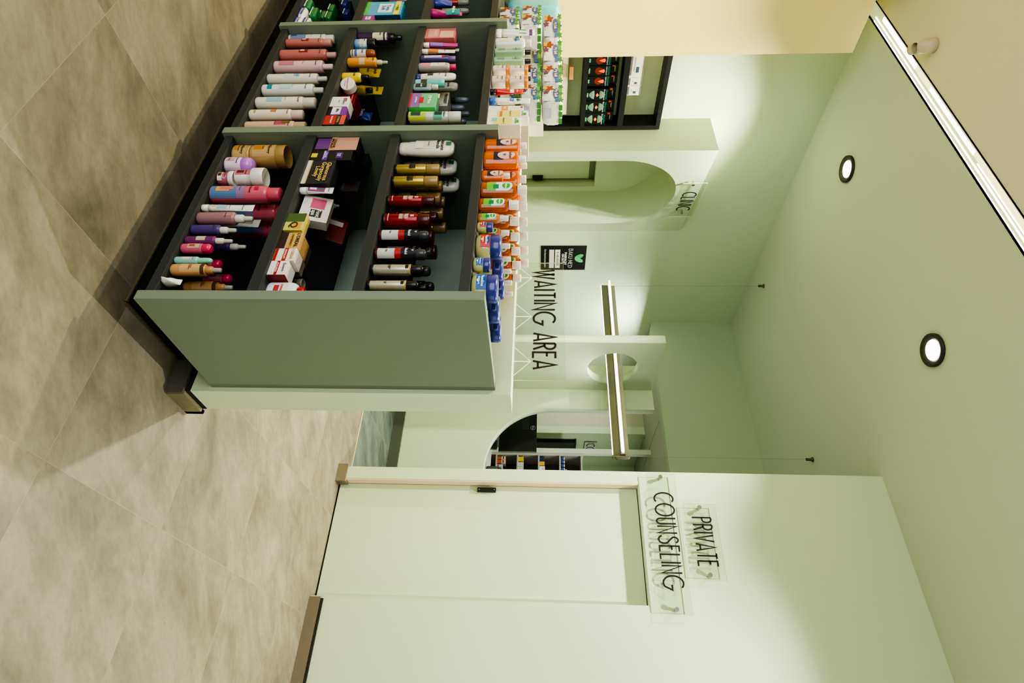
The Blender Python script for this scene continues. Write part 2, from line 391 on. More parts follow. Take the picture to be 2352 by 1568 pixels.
# low wall behind the gondola and the yellow lit pier
S(box('wall_low', (1.834, 1.06, 0), (1.972, 3.96, 1.290), WALL), 'low sage wall behind the product shelves')
S(box('wall_pier', (-3, 3.96, 0), (2.165, 4.305, 3.50), mat((240, 222, 152), .75, var=.012, scale=3, spec=.2)), 'yellow lit pier left of the black wall shelf')  # warm light on the pier partly put into its yellow base colour
S(box('baseboard_low_side', (1.820, 1.046, 0), (1.834, 1.19, .068), mat((96, 90, 82), .3, var=.12)), 'dark tile skirting on the near side of the low wall')
S(box('baseboard_low_end', (1.834, 1.046, 0), (1.990, 1.060, .068), mat((128, 120, 92), .35, var=.12)), 'brown tile skirting on the end of the low wall')
S(box('baseboard_low_gap', (1.8335, 1.0595, .068), (1.9725, 1.20, .088), mat((38, 36, 30), .7)))
S(box('baseboard_low_back', (1.972, 1.046, 0), (1.990, 3.96, .068), mat((120, 112, 88), .35, var=.12)))

# ================================================================ LIGHT FITTINGS AND ADDED FILL
def downlight(x, y, label, r=.098):
    t = empty('downlight', (x, y, ZC-.016), label=label, cat='ceiling light', group='round downlights in the sage ceiling')
    link('trim_ring', lathe([(r, .016), (r, -.001), (r*.90, -.003), (r*.64, .006), (r*.60, .014)], 40), mat((52, 50, 42), .45), t, smooth=True)
    link('lens', lathe([(r*.62, .008), (0, .008)], 32), mat((255, 250, 225), emit=14, var=0), t)
    return t
downlight(2.868, 3.625, 'round recessed downlight with black ring above the clinic arch')
downlight(2.854, 1.982, 'round recessed downlight with black ring nearer the counselling room')
def lamp(nm, typ, loc, energy, color, **k):
    l = bpy.data.lights.new(nm, typ); l.energy = energy; l.color = color
    o = bpy.data.objects.new(nm, l); COL.objects.link(o); o.location = loc
    for a, b in k.items():
        if a == 'aim': o.rotation_euler = (Vector(b)-Vector(loc)).to_track_quat('-Z', 'Y').to_euler()
        else: setattr(l, a, b)
    return o
WARM = (1.0, .98, .93); NEUT = (1.0, .97, .865)
for i, (x, y, e) in enumerate([(2.868, 3.625, 235), (2.854, 1.982, 250), (2.85, .34, 185), (2.85, -1.3, 45)]):
    lamp('downlight_or_fill', 'SPOT', (x, y, ZC-.03), e, NEUT, spot_size=math.radians(112), spot_blend=.85, shadow_soft_size=.03)
for (x, y, e, c) in [(.55, 2.6, 60, WARM), (.45, .9, 14, WARM), (.4, -1.0, 4, WARM), (1.0, 3.0, 180, (1.0, .88, .52))]:  # off-view spots added to light the products; last is the pier's warm lamp
    lamp('downlight_or_fill', 'SPOT', (x, y, ZC-.03), e, c, spot_size=math.radians(125), spot_blend=.8, shadow_soft_size=.05)
lamp('side_fill_light', 'AREA', (-2.4, 1.2, 1.5), 66, (.90, .95, 1.0), shape='RECTANGLE', size=3.2, size_y=2.2, aim=(1.4, 1.8, .8))  # unseen cool fill added from the left for shelf fronts and shaded floor
lamp('shop_fill_light', 'AREA', (1.8, -2.6, 1.7), 16, (1, .97, .88), shape='RECTANGLE', size=3.0, size_y=1.8, aim=(2.0, 1.5, 1.0))
lamp('pendant_glow', 'AREA', (4.55, 3.0, 2.00), 5, (1, .97, .88), shape='RECTANGLE', size=1.9, size_y=.05, aim=(4.3, 3.0, 0))
lamp('store_light', 'AREA', (6.2, 1.6, 2.70), 22, (.92, .97, 1), shape='RECTANGLE', size=1.2, size_y=.3, aim=(6.2, 1.6, 0))
lamp('store_light', 'AREA', (5.5, 3.8, 2.6), 16, (.95, .96, 1), shape='RECTANGLE', size=.5, size_y=.5, aim=(5.5, 3.9, 0))
w = bpy.data.worlds.new('world'); SC.world = w; w.use_nodes = True
w.node_tree.nodes['Background'].inputs[0].default_value = (.82, .88, .82, 1); w.node_tree.nodes['Background'].inputs[1].default_value = .20

# pendant lamp
pl = empty('pendant_lamp', (4.6, 3.02, 2.08), label='long slim linear pendant lamp threading through the round hole', cat='pendant lamp')
def pb(nm, a, b, m, bev=0.0): return link(nm, bx(bmesh.new(), a[0]-4.6, a[1]-3.02, a[2]-2.08, b[0]-4.6, b[1]-3.02, b[2]-2.08, bev=bev), m, pl)
OL = mat((150, 146, 112), .45, metal=.3)
pb('housing', (4.588, 2.07, 2.012), (4.625, 3.965, 2.152), mat((150, 150, 124), .4, metal=.1), .002)
pb('lower_panel', (4.583, 2.075, 2.016), (4.588, 3.965, 2.078), mat((104, 106, 82), .4, metal=.1))
pb('rail', (4.574, 2.10, 2.082), (4.588, 4.00, 2.114), mat((214, 208, 176), .4))
TUBE = mat((255, 253, 245), emit=2.6, var=0)
link('led_tube', tubepath([(-.034, -.93, .018), (-.034, .99, .018)], .0105, 12), TUBE, pl, smooth=True)
pb('led_line', (4.580, 2.08, 2.008), (4.586, 3.965, 2.0155), mat((255, 250, 245), emit=2, var=0))
pb('end_cap', (4.578, 2.060, 2.010), (4.630, 2.070, 2.155), mat((140, 134, 110), .4, metal=.5), .001)
pb('end_cap', (4.562, 2.075, 2.078), (4.590, 2.10, 2.118), mat((150, 145, 120), .4, metal=.4), .001)
pb('socket', (4.576, 2.042, 2.035), (4.600, 2.060, 2.055), mat((120, 100, 70), .4, metal=.4), .001)
for y in (2.075, 3.975):
    c = link('cable', tubepath([(0.006, y-3.02, .07), (0.0, y-3.02, ZC-2.08)], .0011, 6), mat((150, 150, 135), .4), pl)
    link('cable_cap', lathe([(.012, -.055), (.012, -.012), (.02, -.008), (.02, 0), (0, 0)], 16), mat((92, 96, 76), .4, metal=.4), pl, smooth=True, loc=(0, y-3.02, ZC-2.08))

# ceiling pipe elbow (left of the slot)
pe = empty('pipe_elbow', (1.845, 3.436, ZC), label='short white plastic pipe elbow sticking out of the olive ceiling', cat='pipe')
link('elbow', tubepath([(0, 0, .01), (0, 0, -.03), (.006, .006, -.05), (.017, .018, -.066), (.032, .034, -.078), (.052, .054, -.088)], [.043, .042, .040, .036, .032, .030], 28), mat((206, 190, 160), .4), pe, smooth=True)
link('pipe_mouth', tubepath([(.0525, .0545, -.0882), (.0535, .0555, -.0888)], .025, 24), BLACK, pe)

# ================================================================ SIGNS
def standoff(parent, p, n, L=.030):
    p = Vector(p); n = Vector(n)
    link('standoff', tubepath([p-n*(L-.006), p], .0095, 16), STEEL, parent, smooth=False)
    link('standoff_cap', tubepath([p+n*.004, p+n*.012], .0135, 20), STEEL, parent)
def plate(parent, mtx, w, h, t=.004):
    link('acrylic_panel', bmtrans(bx(bmesh.new(), 0, 0, 0, w, h, t), mtx), ACRYL, parent)
    e = .0007
    bm = bmesh.new()
    for a in ((0, 0, w, e), (0, h-e, w, h), (0, 0, e, h), (w-e, 0, w, h)): bx(bm, a[0], a[1], 0, a[2], a[3], t)
    return link('panel_edge', bmtrans(bm, mtx), EDGE, parent)
def bmtrans(bm, mtx):
    bmesh.ops.transform(bm, matrix=mtx, verts=bm.verts); return bm
EDGE = mat((196, 206, 172), rough=.25, var=.02)
sg = empty('wall_sign', (3.724, 1.556, 2.108), label='wide clear acrylic sign reading COUNSELING above the door', cat='sign')
plate(sg, XF((0, 0, 0)), .870, .190)
stroke_text('lettering', 'COUNSELING', .120, .598, XF((-.0045, -.133, .038)), INK, sg, sw=.088)
standoff(sg, (-.004, -.026, .093), (-1, 0, 0)); standoff(sg, (-.004, -.842, .098), (-1, 0, 0))
sg = empty('wall_sign', (3.724, 1.356, 2.330), label='smaller clear acrylic sign reading PRIVATE above the wide one', cat='sign')
plate(sg, XF((0, 0, 0)), .474, .200)
stroke_text('lettering', 'PRIVATE', .118, .300, XF((-.0045, -.092, .041)), INK, sg, sw=.088)
standoff(sg, (-.004, -.027, .097), (-1, 0, 0)); standoff(sg, (-.004, -.444, .101), (-1, 0, 0))
sg = empty('wall_sign', tuple(FP+FD*.413-FN*.030+Vector((0, 0, 2.59))), label='clear acrylic sign reading CLINIC over the tall arch', cat='sign')
FM = lambda o: frame(o, FD, (0, 0, 1), -FN)
plate(sg, FM((0, 0, 0)), .575, .212)
stroke_text('lettering', 'CLINIC', .115, .305, FM(tuple(FD*.142-FN*.0045+Vector((0, 0, .042)))), INK, sg, sw=.095)
standoff(sg, tuple(FD*.014-FN*.004+Vector((0, 0, .09))), tuple(-FN), .030); standoff(sg, tuple(FD*.49-FN*.004+Vector((0, 0, .105))), tuple(-FN), .030)
# standing sign on the low wall
sg = empty('standing_sign', (1.952, 1.8185, 1.290), label='clear acrylic WAITING AREA sign standing on top of the low wall', cat='sign')
plate(sg, XF((0, 0, 0)), .6255, .2065)
stroke_text('lettering', 'WAITING AREA', .0905, .524, XF((-.0045, -.048, .0770)), mat((34, 26, 24), .4, var=0), sg, sw=.10)
for yy in (WY1, WY2, WY3):
    br = link('bracket', tubepath([(-.003, yy-1.8185, .001), (-.003, yy-1.8185, .068)], .0016, 6), ACRYL_EDGE, sg)
    link('strut', tubepath([(-.003, yy-1.8185+.068, .001), (-.003, yy-1.8185+.002, .066)], .0010, 6), ACRYL_EDGE, br)
    link('strut', tubepath([(-.003, yy-1.8185-.068, .001), (-.003, yy-1.8185-.002, .066)], .0010, 6), ACRYL_EDGE, br)

# poster
ps = empty('wall_poster', (4.358, 4.31, 1.390), label='black pharmacist on duty poster with a green heart logo on the sage wall', cat='poster')
PW, PH = .362, .476
YM = lambda x, z, d=.0: frame((x, -.008-d, z), (1, 0, 0), (0, 0, 1), (0, -1, 0))
link('board', bx(bmesh.new(), 0, -.008, 0, PW, -.0005, PH), mat((18, 20, 17), .4), ps)
def leaf(cx, cz, ang, m):
    pts = []
    for i in range(28):
        t = 2*PI*i/28; x = .052*math.cos(t)*(1); y = .028*math.sin(t)
        pts.append((cx+x*math.cos(ang)-y*math.sin(ang), cz+x*math.sin(ang)+y*math.cos(ang)))
    return pts
polyplate([leaf(.155, .403, math.radians(125), 0)], .0008, YM(0, 0, .0002), 'logo_leaf', mat((78, 178, 100), .5), ps)
polyplate([leaf(.207, .403, math.radians(55), 0)], .0008, YM(0, 0, .0006), 'logo_leaf', mat((92, 190, 112), .5), ps)
WI = mat((235, 235, 228), .5, var=0)
stroke_text('lettering', 'BAKU-MED', .042, .285, YM(.040, .292), WI, ps, sw=.08, depth=.0006)
text_flat('lettering', 'PHARMACIST\nON DUTY', .034, YM(.185, .245, .0006), WI, ps, bold=.02, sx=.95)
link('name_strip', bx(bmesh.new(), .050, -.0090, .150, .330, -.0081, .203), mat((222, 216, 200), .5), ps)
link('name_strip', bx(bmesh.new(), .050, -.0090, .088, .330, -.0081, .140), mat((214, 204, 198), .5), ps)
text_flat('lettering', 'B. ABUBAKER', .036, YM(.190, .176, .0012), INK, ps, bold=.01)
text_flat('lettering', 'Care beyond prescription', .028, YM(.182, .045, .0006), WI, ps, sx=.95)

# ================================================================ BLACK WALL SHELF with its goods
sh = empty('wall_shelf', (2.4, 4.155, 1.0), label='black open wall shelf unit holding boxes between pier and arch', cat='shelf')
def sb(nm, a, b, m, bev=.001): return link(nm, bx(bmesh.new(), a[0]-2.4, a[1]-4.155, a[2]-1.0, b[0]-2.4, b[1]-4.155, b[2]-1.0, bev=bev), m, sh)
sb('side_panel', (2.846, 4.155, 1.05), (2.880, 4.309, 2.305), BLACK); sb('side_panel', (1.70, 4.155, 1.05), (1.734, 4.309, 2.305), BLACK)
sb('top_panel', (1.70, 4.155, 2.305), (2.880, 4.309, 2.340), BLACK)
for z0, z1 in ((1.998, 2.042), (1.700, 1.735), (1.409, 1.442), (1.05, 1.085)): sb('shelf_board', (1.734, 4.156, z0), (2.846, 4.309, z1), BLACK)

def carton(nm, loc, w, d, h, col, label, cat='box', group=None, rz=0, front=None, side=None, text=(), patch=(), facing='X', rough=.4):
    """box: w along the front, d deep, h tall; front faces -X (or -Y).  patches/texts sit on the front face"""
    t = empty(nm, loc, rz+(0 if facing == 'X' else PI/2), label, cat, group)
    m = mat(col, rough)
    link('carton', bx(bmesh.new(), 0, -w/2, 0, d, w/2, h, bev=min(.0015, h*.05)), m, t)
    F = lambda y, z, o=.0: frame((-o, y, z), (0, -1, 0), (0, 0, 1), (-1, 0, 0))
    for (a0, b0, a1, b1, c) in patch:   # fractions: left, bottom, right, top
        link('label_panel', bx(bmesh.new(), -.0006, w/2-a1*w, b0*h, 0, w/2-a0*w, b1*h), mat(c, .4), t)
    if side:
        link('side_panel', bx(bmesh.new(), .002, -w/2-.0006, .002, d-.002, -w/2, h-.002), mat(side, rough), t)
    for (s, a, b, sz, c) in text:
        text_flat('lettering', s, sz, F(w/2-a*w, b*h, .0012), mat(c, .5, var=0), t, fit=w*.9)
    return t
K = (16, 20, 24)
def brace(x0, x1, ttl, sz, lab):
    w = x1-x0-.003
    t = carton('support_box', ((x0+x1)/2, 4.172, 1.735), w, .10, .165, K, lab, 'box', 'black joint support boxes on the wall shelf', facing='Y',
        patch=((.33, .02, .72, .10, (40, 130, 80)), (.08, .80, .92, .97, (22, 28, 34))),
        text=((ttl, .5, .83, .024, (235, 235, 230)), ('Elastomed', .5, .93, .018, (40, 150, 110)), (sz, .5, .055, .013, (235, 240, 235))))
    if 'Knee' in ttl:
        for s, z in ((1, .098), (-1, .062)):
            link('knee_picture', lathe([(0, 0), (w*.36, .004*s), (w*.30, .022*s), (w*.12, .040*s), (0, .045*s)], 16, sx=.03), mat((112, 140, 118), .5), t, smooth=True, loc=(-.0012, 0, z-.0))
        link('glow', lathe([(0, -.010), (w*.17, 0), (w*.06, .010), (0, .014)], 7, sx=.04), mat((245, 110, 30), emit=.5, var=.3), t, loc=(-.004, 0, .082))
    else:
        link('foot_picture', lathe([(0, -.035), (w*.20, -.03), (w*.38, -.01), (w*.30, .012), (w*.10, .03), (0, .034)], 12, sx=.03), mat((120, 40, 24), .5), t, loc=(-.001, 0, .085))
        link('glow', lathe([(0, -.02), (w*.12, 0), (w*.20, .022), (0, .03)], 7, sx=.04), mat((240, 90, 30), emit=.4, var=.3), t, loc=(-.004, .01*w, .095))
    return t
brace(2.738, 2.845, 'Knee Support', 'Small', 'black knee support box with orange glow, next to the shelf end panel')
brace(2.633, 2.737, 'Knee Support', 'Medium', 'black knee support box with orange glow, middle of the three knee boxes')
brace(2.530, 2.632, 'Knee Support', 'Large', 'black knee support box with orange glow, beside the ankle boxes')
brace(2.428, 2.510, 'Ankle Support', 'Small', 'black ankle support box with red foot picture, beside the knee boxes')
brace(2.348, 2.427, 'Ankle Support', 'Medium', 'black ankle support box with red foot picture, middle of the three ankle boxes')
brace(2.266, 2.347, 'Ankle Support', 'Large', 'black ankle support box with red foot picture, next to the yellow pier')
for i, (x0, x1) in enumerate(((2.738, 2.845), (2.633, 2.737), (2.530, 2.632), (2.428, 2.510), (2.348, 2.427), (2.266, 2.347))):
    carton('support_box', ((x0+x1)/2, 4.200, 1.9005), x1-x0-.012, .08, .062, (18, 22, 24), 'black support box lying on the %s standing box counted from the end panel' % ('first', 'second', 'third', 'fourth', 'fifth', 'sixth')[i],
           'box', 'black boxes lying on the joint support boxes', facing='Y', text=(('Support', .5, .6, .012, (225, 225, 215)),), patch=((.1, .25, .25, .6, (225, 90, 40)),))
for i, (x0, x1, s) in enumerate(((2.512, 2.592, 'C2'), (2.446, 2.511, 'C2'), (2.262, 2.445, 'Identity Provider'))):
    carton('white_carton', ((x0+x1)/2, 4.175, 2.042), x1-x0-.002, .09, .105, (226, 220, 212), ('white carton with grey print on the top shelf, nearest the clinic arch', 'narrow white carton standing between two other white cartons on the top shelf', 'wide white carton with long print on the top shelf beside the pier')[i],
           'box', 'white cartons on the top wall shelf', facing='Y', patch=((.08, .02, .92, .16, (110, 110, 112)), (.55, .45, .8, .66, (70, 90, 110)), (0, .90, 1, 1, (120, 118, 112))), text=((s, .45, .34, .016, (90, 90, 92)),))
# low compartment
carton('paper_stand', (2.48, 4.19, 1.442), .56, .02, .145, (226, 212, 178), 'cream cardboard sheet leaning on the lowest visible wall shelf', 'card', facing='Y', patch=((.55, .35, .62, .6, (70, 68, 60)), (.70, .30, .80, .62, (90, 88, 78))), text=(('baby wellness', .3, .7, .02, (120, 110, 90)),))
carton('white_carton', (2.62, 4.16, 1.442), .11, .024, .028, (240, 236, 226), 'flat white pack lying at the front edge of the low wall shelf', 'pack', facing='Y')
carton('sample_box', (2.40, 4.165, 1.565+.03), .10, .02, .03, (196, 140, 84), 'small tan sachet box on top of the cream cardboard sheet', 'box', facing='Y')
# ================================================================ GONDOLA
G_FX, G_BX, G_SX = 1.3124, 1.832, 1.3277
go = empty('display_shelf', (1.47, 2.3, 0), label='long sage and black product display shelf with upright dividers along the low wall', cat='shelf')
def gb(nm, a, b, m, bev=.0012, par=None): return link(nm, bx(bmesh.new(), a[0]-1.47, a[1]-2.3, a[2], b[0]-1.47, b[1]-2.3, b[2], bev=bev), m, par or go)
DIV = [(1.077, 1.111), (1.902, 1.9366), (2.721, 2.753), (3.537, 3.571)]
for i, (a, b) in enumerate(DIV):
    o = gb('end_panel' if i == 0 else 'divider_panel', (G_FX, a, .166), (G_BX, b, 1.233), PANEL)
BINT = mat((96, 104, 92), .6)
for i in range(3):
    y0, y1 = DIV[i][1], DIV[i+1][0]
    for z0, z1 in ((.176, .2062), (.496, .5337), (.8236, .858), (1.1506, 1.1826)):
        gb('shelf_board', (G_SX, y0+.0005, z0), (G_BX, y1-.0005, z1), SHELFBLK)
    gb('back_panel', (1.822, y0, .166), (G_BX, y1, 1.15), mat((150, 162, 146), .6))
gb('kick_base', (1.470, 1.190, 0), (G_BX, 3.571, .166), KICK, bev=.004)
gb('kick_strip', (1.462, 1.184, 0), (1.4695, 3.571, .008), mat((96, 88, 66), .35), bev=.001)
gb('kick_strip', (1.462, 1.180, 0), (1.820, 1.1895, .008), mat((96, 88, 66), .35), bev=.001)

# ================================================================ PRODUCTS
ORD = ['at the front of its row', 'second from the front', 'third from the front', 'fourth from the front', 'fifth from the front', 'sixth from the front', 'seventh from the front']
def cylpatch(R, ov, z0, z1, a0, a1, n=14, off=.0006):
    bm = bmesh.new(); V = []
    for i in range(n+1):
        a = math.radians(a0+(a1-a0)*i/n)
        x = -(R*ov+off)*math.cos(a); y = (R+off)*math.sin(a)
        V.append((bm.verts.new((x, y, z0)), bm.verts.new((x, y, z1))))
    for p, q in zip(V, V[1:]): bm.faces.new((p[0], q[0], q[1], p[1]))
    return bm
def ellpatch(R, ov, zc, ha, hz, off=.0009, n=28):
    """oval sticker wrapped on the body front"""
    bm = bmesh.new(); c = None; ring = []
    def pt(a, z): return bm.verts.new((-(R*ov+off)*math.cos(a), (R+off)*math.sin(a), z))
    rows = [[pt(ha*k*math.cos(2*PI*i/n), zc+hz*k*math.sin(2*PI*i/n)) for i in range(n)] for k in (.35, .7, 1)]
    c = pt(0, zc)
    for i in range(n):
        j = (i+1) % n
        bm.faces.new((c, rows[0][i], rows[0][j]))
        for a, b in zip(rows, rows[1:]): bm.faces.new((a[i], b[i], b[j], a[j]))
    return bm
def cyltext(s, R, ov, zc, size, off=.0016):
    bm = textbm(s, .02); size = min(size, 2.1*R/twidth(bm))
    for v in bm.verts:
        a = max(-1.35, min(1.35, -v.co.x*size/R))
        v.co = Vector((-(R*ov+off)*math.cos(a), (R+off)*math.sin(a), zc+v.co.y*size))
    return bm
def labels(t, body, R, ov, H, o, lo=0.0, hi=1.0):
    for q, (z0, z1, a, c) in enumerate(o.get('lab', [])):
        link('label_patch', cylpatch(R, ov, z0*H, z1*H, -a, a, off=.0005+.00025*q), mat(c, .42), t, smooth=True)
    for s, z, sz, c in o.get('txt', []):
        if s: link('lettering', cyltext(s, R, ov, z*H, min(sz*2*R, .04)*1.0), mat(c, .5, var=0), t)
def pm(c, o, k=0):
    if o.get('clear'): return mat(c, .12, trans=.35, var=.03, ior=1.4)
    return mat(c, .28 if not k else .35, coat=.25, var=.02, metal=o.get('met', 0) if not k else o.get('met', 0)*.4)
LIQ = {}
def liquid(c):
    k = tuple(c)
    if k not in LIQ:
        m = mat(c, .06, trans=.38, coat=.3, var=.12, scale=30, ior=1.36)
        LIQ[k] = m
    return LIQ[k]
def add_cap(t, R, H, f, o, ov=1.0, kcol=None):
    ct = o.get('ct', 'flat'); c = R*o.get('cr', .8); k = o.get('k', (230, 230, 225)); z0, h = f*H, (1-f)*H
    cov = 1.0 if ov < .75 else ov
    m = mat(k, .32, coat=.2, var=.02)
    if ct == 'flat': pr = [(c*.96, z0), (c, z0+h*.05), (c, H-.003), (c*.93, H), (0, H)]
    elif ct == 'dome': pr = [(c*.97, z0), (c, z0+h*.06), (c, z0+h*.62), (c*.93, z0+h*.80), (c*.72, z0+h*.94), (c*.35, H), (0, H)]
    elif ct == 'spray':
        link('collar', lathe([(c, z0), (c*1.04, z0+h*.05), (c*1.02, z0+h*.40), (c*.72, z0+h*.50), (c*.5, z0+h*.52), (0, z0+h*.52)], 24), m, t, smooth=True)
        m2 = mat(o.get('k2', k), .22, trans=.15, coat=.3, var=.02)
        link('spray_top', lathe([(c*.62, z0+h*.48), (c*.66, z0+h*.60), (c*.60, H-.003), (c*.52, H), (0, H)], 20), m2, t, smooth=True)
        return
    link('cap', lathe(pr, 32, sx=cov), m, t, smooth=True)
def bottle(t, W, H, o):
    R = W/2; ov = o.get('ov', 1); f = o.get('f', .8); sh = o.get('sh', .05); nr = o.get('nr', .8)
    if o.get('inv'):
        k = mat(o['k'], .3, coat=.3)
        link('cap', lathe([(0, 0), (R*.72, 0), (R*.78, .004), (R*.80, H*.13), (0, H*.13)], 28, sx=ov/.95), k, t, smooth=True)
        pr = [(R*.80, H*.13), (R*.86, H*.2), (R*.96, H*.4), (R, H*.6), (R*.99, H*.82), (R*.92, H*.92), (R*.74, H*.975), (R*.5, H), (0, H)]
        link('body', lathe(pr, 32, sx=ov), pm(o['c'], o), t, smooth=True)
        labels(t, None, R, ov, H, o); return
    pr = [(0, 0), (R*.90, 0), (R*.985, .004), (R, .010)]
    s0 = (f-sh)*H
    pr.append((R, s0))
    for i in range(1, 7):
        a = PI/2*i/6
        pr.append((R*nr+(R-R*nr)*math.cos(a), s0+(f*H-s0)*math.sin(a)))
    pr.append((0, f*H))
    link('body', lathe(pr, 32, sx=ov), liquid(o['c']) if o.get('liq') else pm(o['c'], o), t, smooth=True)
    add_cap(t, R, H, f, o, ov)
    labels(t, None, R, ov, H, o)
def can(t, W, H, o):
    R = W/2; f = o.get('f', .75)
    pr = [(0, .002), (R*.80, .002), (R*.95, .0), (R*.97, .004), (R*.95, .007), (R, .012), (R, f*H-.008), (R*.95, f*H-.003), (R*.90, f*H), (0, f*H)]
    link('body', lathe(pr, 32), mat(o['c'], .3, metal=o.get('met', .1), coat=.2, var=.02), t, smooth=True)
    link('base_ring', lathe([(R*.97, .0), (R*1.005, .001), (R*1.005, .010), (R*.99, .011)], 32), mat((60, 58, 54), .35, metal=.7), t, smooth=True)
    add_cap(t, R, H, f, o)
    labels(t, None, R, 1, H, o)
def jar(t, W, H, o):
    R = W/2; f = o.get('f', .7); c = R*o.get('cr', 1.0)
    b = R if c <= R*1.01 else R*.97
    link('body', lathe([(0, 0), (b*.90, 0), (b*.98, .003), (b, .008), (b, f*H), (0, f*H)], 36), pm(o['c'], o), t, smooth=True)
    z = f*H
    if o.get('dome'): pr = [(c*.98, z), (c, z+.002), (c, z+(H-z)*.45), (c*.90, z+(H-z)*.72), (c*.6, z+(H-z)*.93), (0, H)]
    else: pr = [(c*.98, z), (c, z+.002), (c, H-.004), (c*.96, H), (c*.88, H), (c*.86, H-.0015), (0, H-.0015)]
    link('lid', lathe(pr, 36), mat(o['k'], .3, coat=.3, var=.02), t, smooth=True)
    labels(t, None, b, 1, H, o)
def tube(t, W, H, o):
    f = o.get('f', .14); k = mat(o['k'], .35, var=.02)
    rb = W*.40
    link('cap', lathe([(0, 0), (rb*.93, 0), (rb*.97, .002), (rb, f*H), (0, f*H)], 28), k, t, smooth=True)
    bm = bmesh.new(); n = 32; rows = []
    prof = []
    for i in range(13):
        s = i/12; z = f*H+(H*(1-f))*s
        e = s**1.15
        rx = rb*.98*(1-e)+.0009*e; ry = rb*.98*(1-e)+W/2*e
        prof.append((rx, ry, z))
        rows.append([bm.verts.new((rx*math.cos(2*PI*j/n), ry*math.sin(2*PI*j/n), z)) for j in range(n)])
    for A, B in zip(rows, rows[1:]):
        for j in range(n): bm.faces.new((A[j], A[(j+1) % n], B[(j+1) % n], B[j]))
    bm.faces.new(rows[-1]); bm.faces.new(rows[0][::-1])
    link('body', bm, pm(o['c'], o), t, smooth=True)
    def at(z):
        s = max(0, min(1, (z/H-f)/(1-f))); e = s**1.15
        return rb*.98*(1-e)+.0009*e, rb*.98*(1-e)+W/2*e
    for q, (z0, z1, a, c) in enumerate(o.get('lab', [])):
        bm = bmesh.new(); V = []; a = min(a, 86)
        for i in range(13):
            r = []
            for j in range(9):
                z = (z0+(z1-z0)*j/8)*H; rx, ry = at(z); an = math.radians(-a+2*a*i/12)
                r.append(bm.verts.new((-(rx+.0006+.0003*q)*math.cos(an)-.0002, (ry+.0004)*math.sin(an), z)))
            V.append(r)
        for A, B in zip(V, V[1:]):
            for j in range(8): bm.faces.new((A[j], B[j], B[j+1], A[j+1]))
        link('label_patch', bm, mat(c, .42), t, smooth=True)
    for s, z, sz, c in o.get('txt', []):
        if not s: continue
        bm = textbm(s, .02); size = min(sz*W, .03, .8*W/twidth(bm))
        for v in bm.verts:
            zz = z*H+v.co.y*size; rx, ry = at(zz); yy = max(-ry*.97, min(ry*.97, -v.co.x*size))
            v.co = Vector((-(rx)*math.sqrt(max(0, 1-(yy/ry)**2))-.0016, yy, zz))
        link('lettering', bm, mat(c, .5, var=0), t)
def pillow(W, D, H, p=.35, n=14):
    """soft wrapped block, front at x=0"""
    bm = bmesh.new()
    bmesh.ops.create_cube(bm, size=2)
    bmesh.ops.subdivide_edges(bm, edges=bm.edges[:], cuts=n, use_grid_fill=True)
    rnd = random.Random(int(W*1e5)+int(H*1e4))
    ph = [rnd.uniform(0, 6) for _ in range(4)]
    for v in bm.verts:
        x, y, z = v.co
        q = .86 if p < .3 else .80
        k = lambda a, b, c: a*(1-(1-q)*.5*(abs(b)**4+abs(c)**4))
        x2, y2, z2 = k(x, y, z), k(y, x, z), k(z, x, y)
        wv = .012*math.sin(9*y+ph[0]+3*z)*math.sin(7*z+ph[1])+.010*math.sin(17*z+5*x+ph[2])
        v.co = Vector((D/2*(1+x2*(1+wv)), W/2*y2*(1+wv*.6), H/2*(1+z2*(1+wv*.5))))
    m = min(v.co.z for v in bm.verts)
    bmesh.ops.translate(bm, verts=bm.verts, vec=(0, 0, -m))
    return bm
def boxp(t, W, H, o):
    d = o.get('d', .06); tl = o.get('tilt', 0)
    m = mat(o['c'], .42, coat=.1, var=.03)
    inner = t
    F = lambda y, z, off: frame((-off, y, z), (0, -1, 0), (0, 0, 1), (-1, 0, 0))
    objs = [link('carton', bx(bmesh.new(), 0, -W/2, 0, d, W/2, H, bev=.0012), m, t)]
    for q, (a0, b0, a1, b1, c) in enumerate(o.get('lab', [])):
        e = .0006+.0003*q
        objs.append(link('label_panel', bx(bmesh.new(), -e, W/2-a1*W, b0*H, .0003, W/2-a0*W, b1*H), mat(c, .42), t))
    if o.get('side'): objs.append(link('side_panel', bx(bmesh.new(), .0015, -W/2-.0006, .0015, d-.0015, -W/2+.0003, H-.0015), mat(o['side'], .42), t))
    for s, a, b, sz, c in o.get('txt', []):
        if s: objs.append(text_flat('lettering', s, min(sz*W*1.15, .04), F(W/2-a*W, b*H, .0024), mat(c, .5, var=0), t, bold=.02, fit=W*.9))
    if tl:
        t.rotation_euler = (0, tl, 0); t.location.z += d*math.sin(tl)
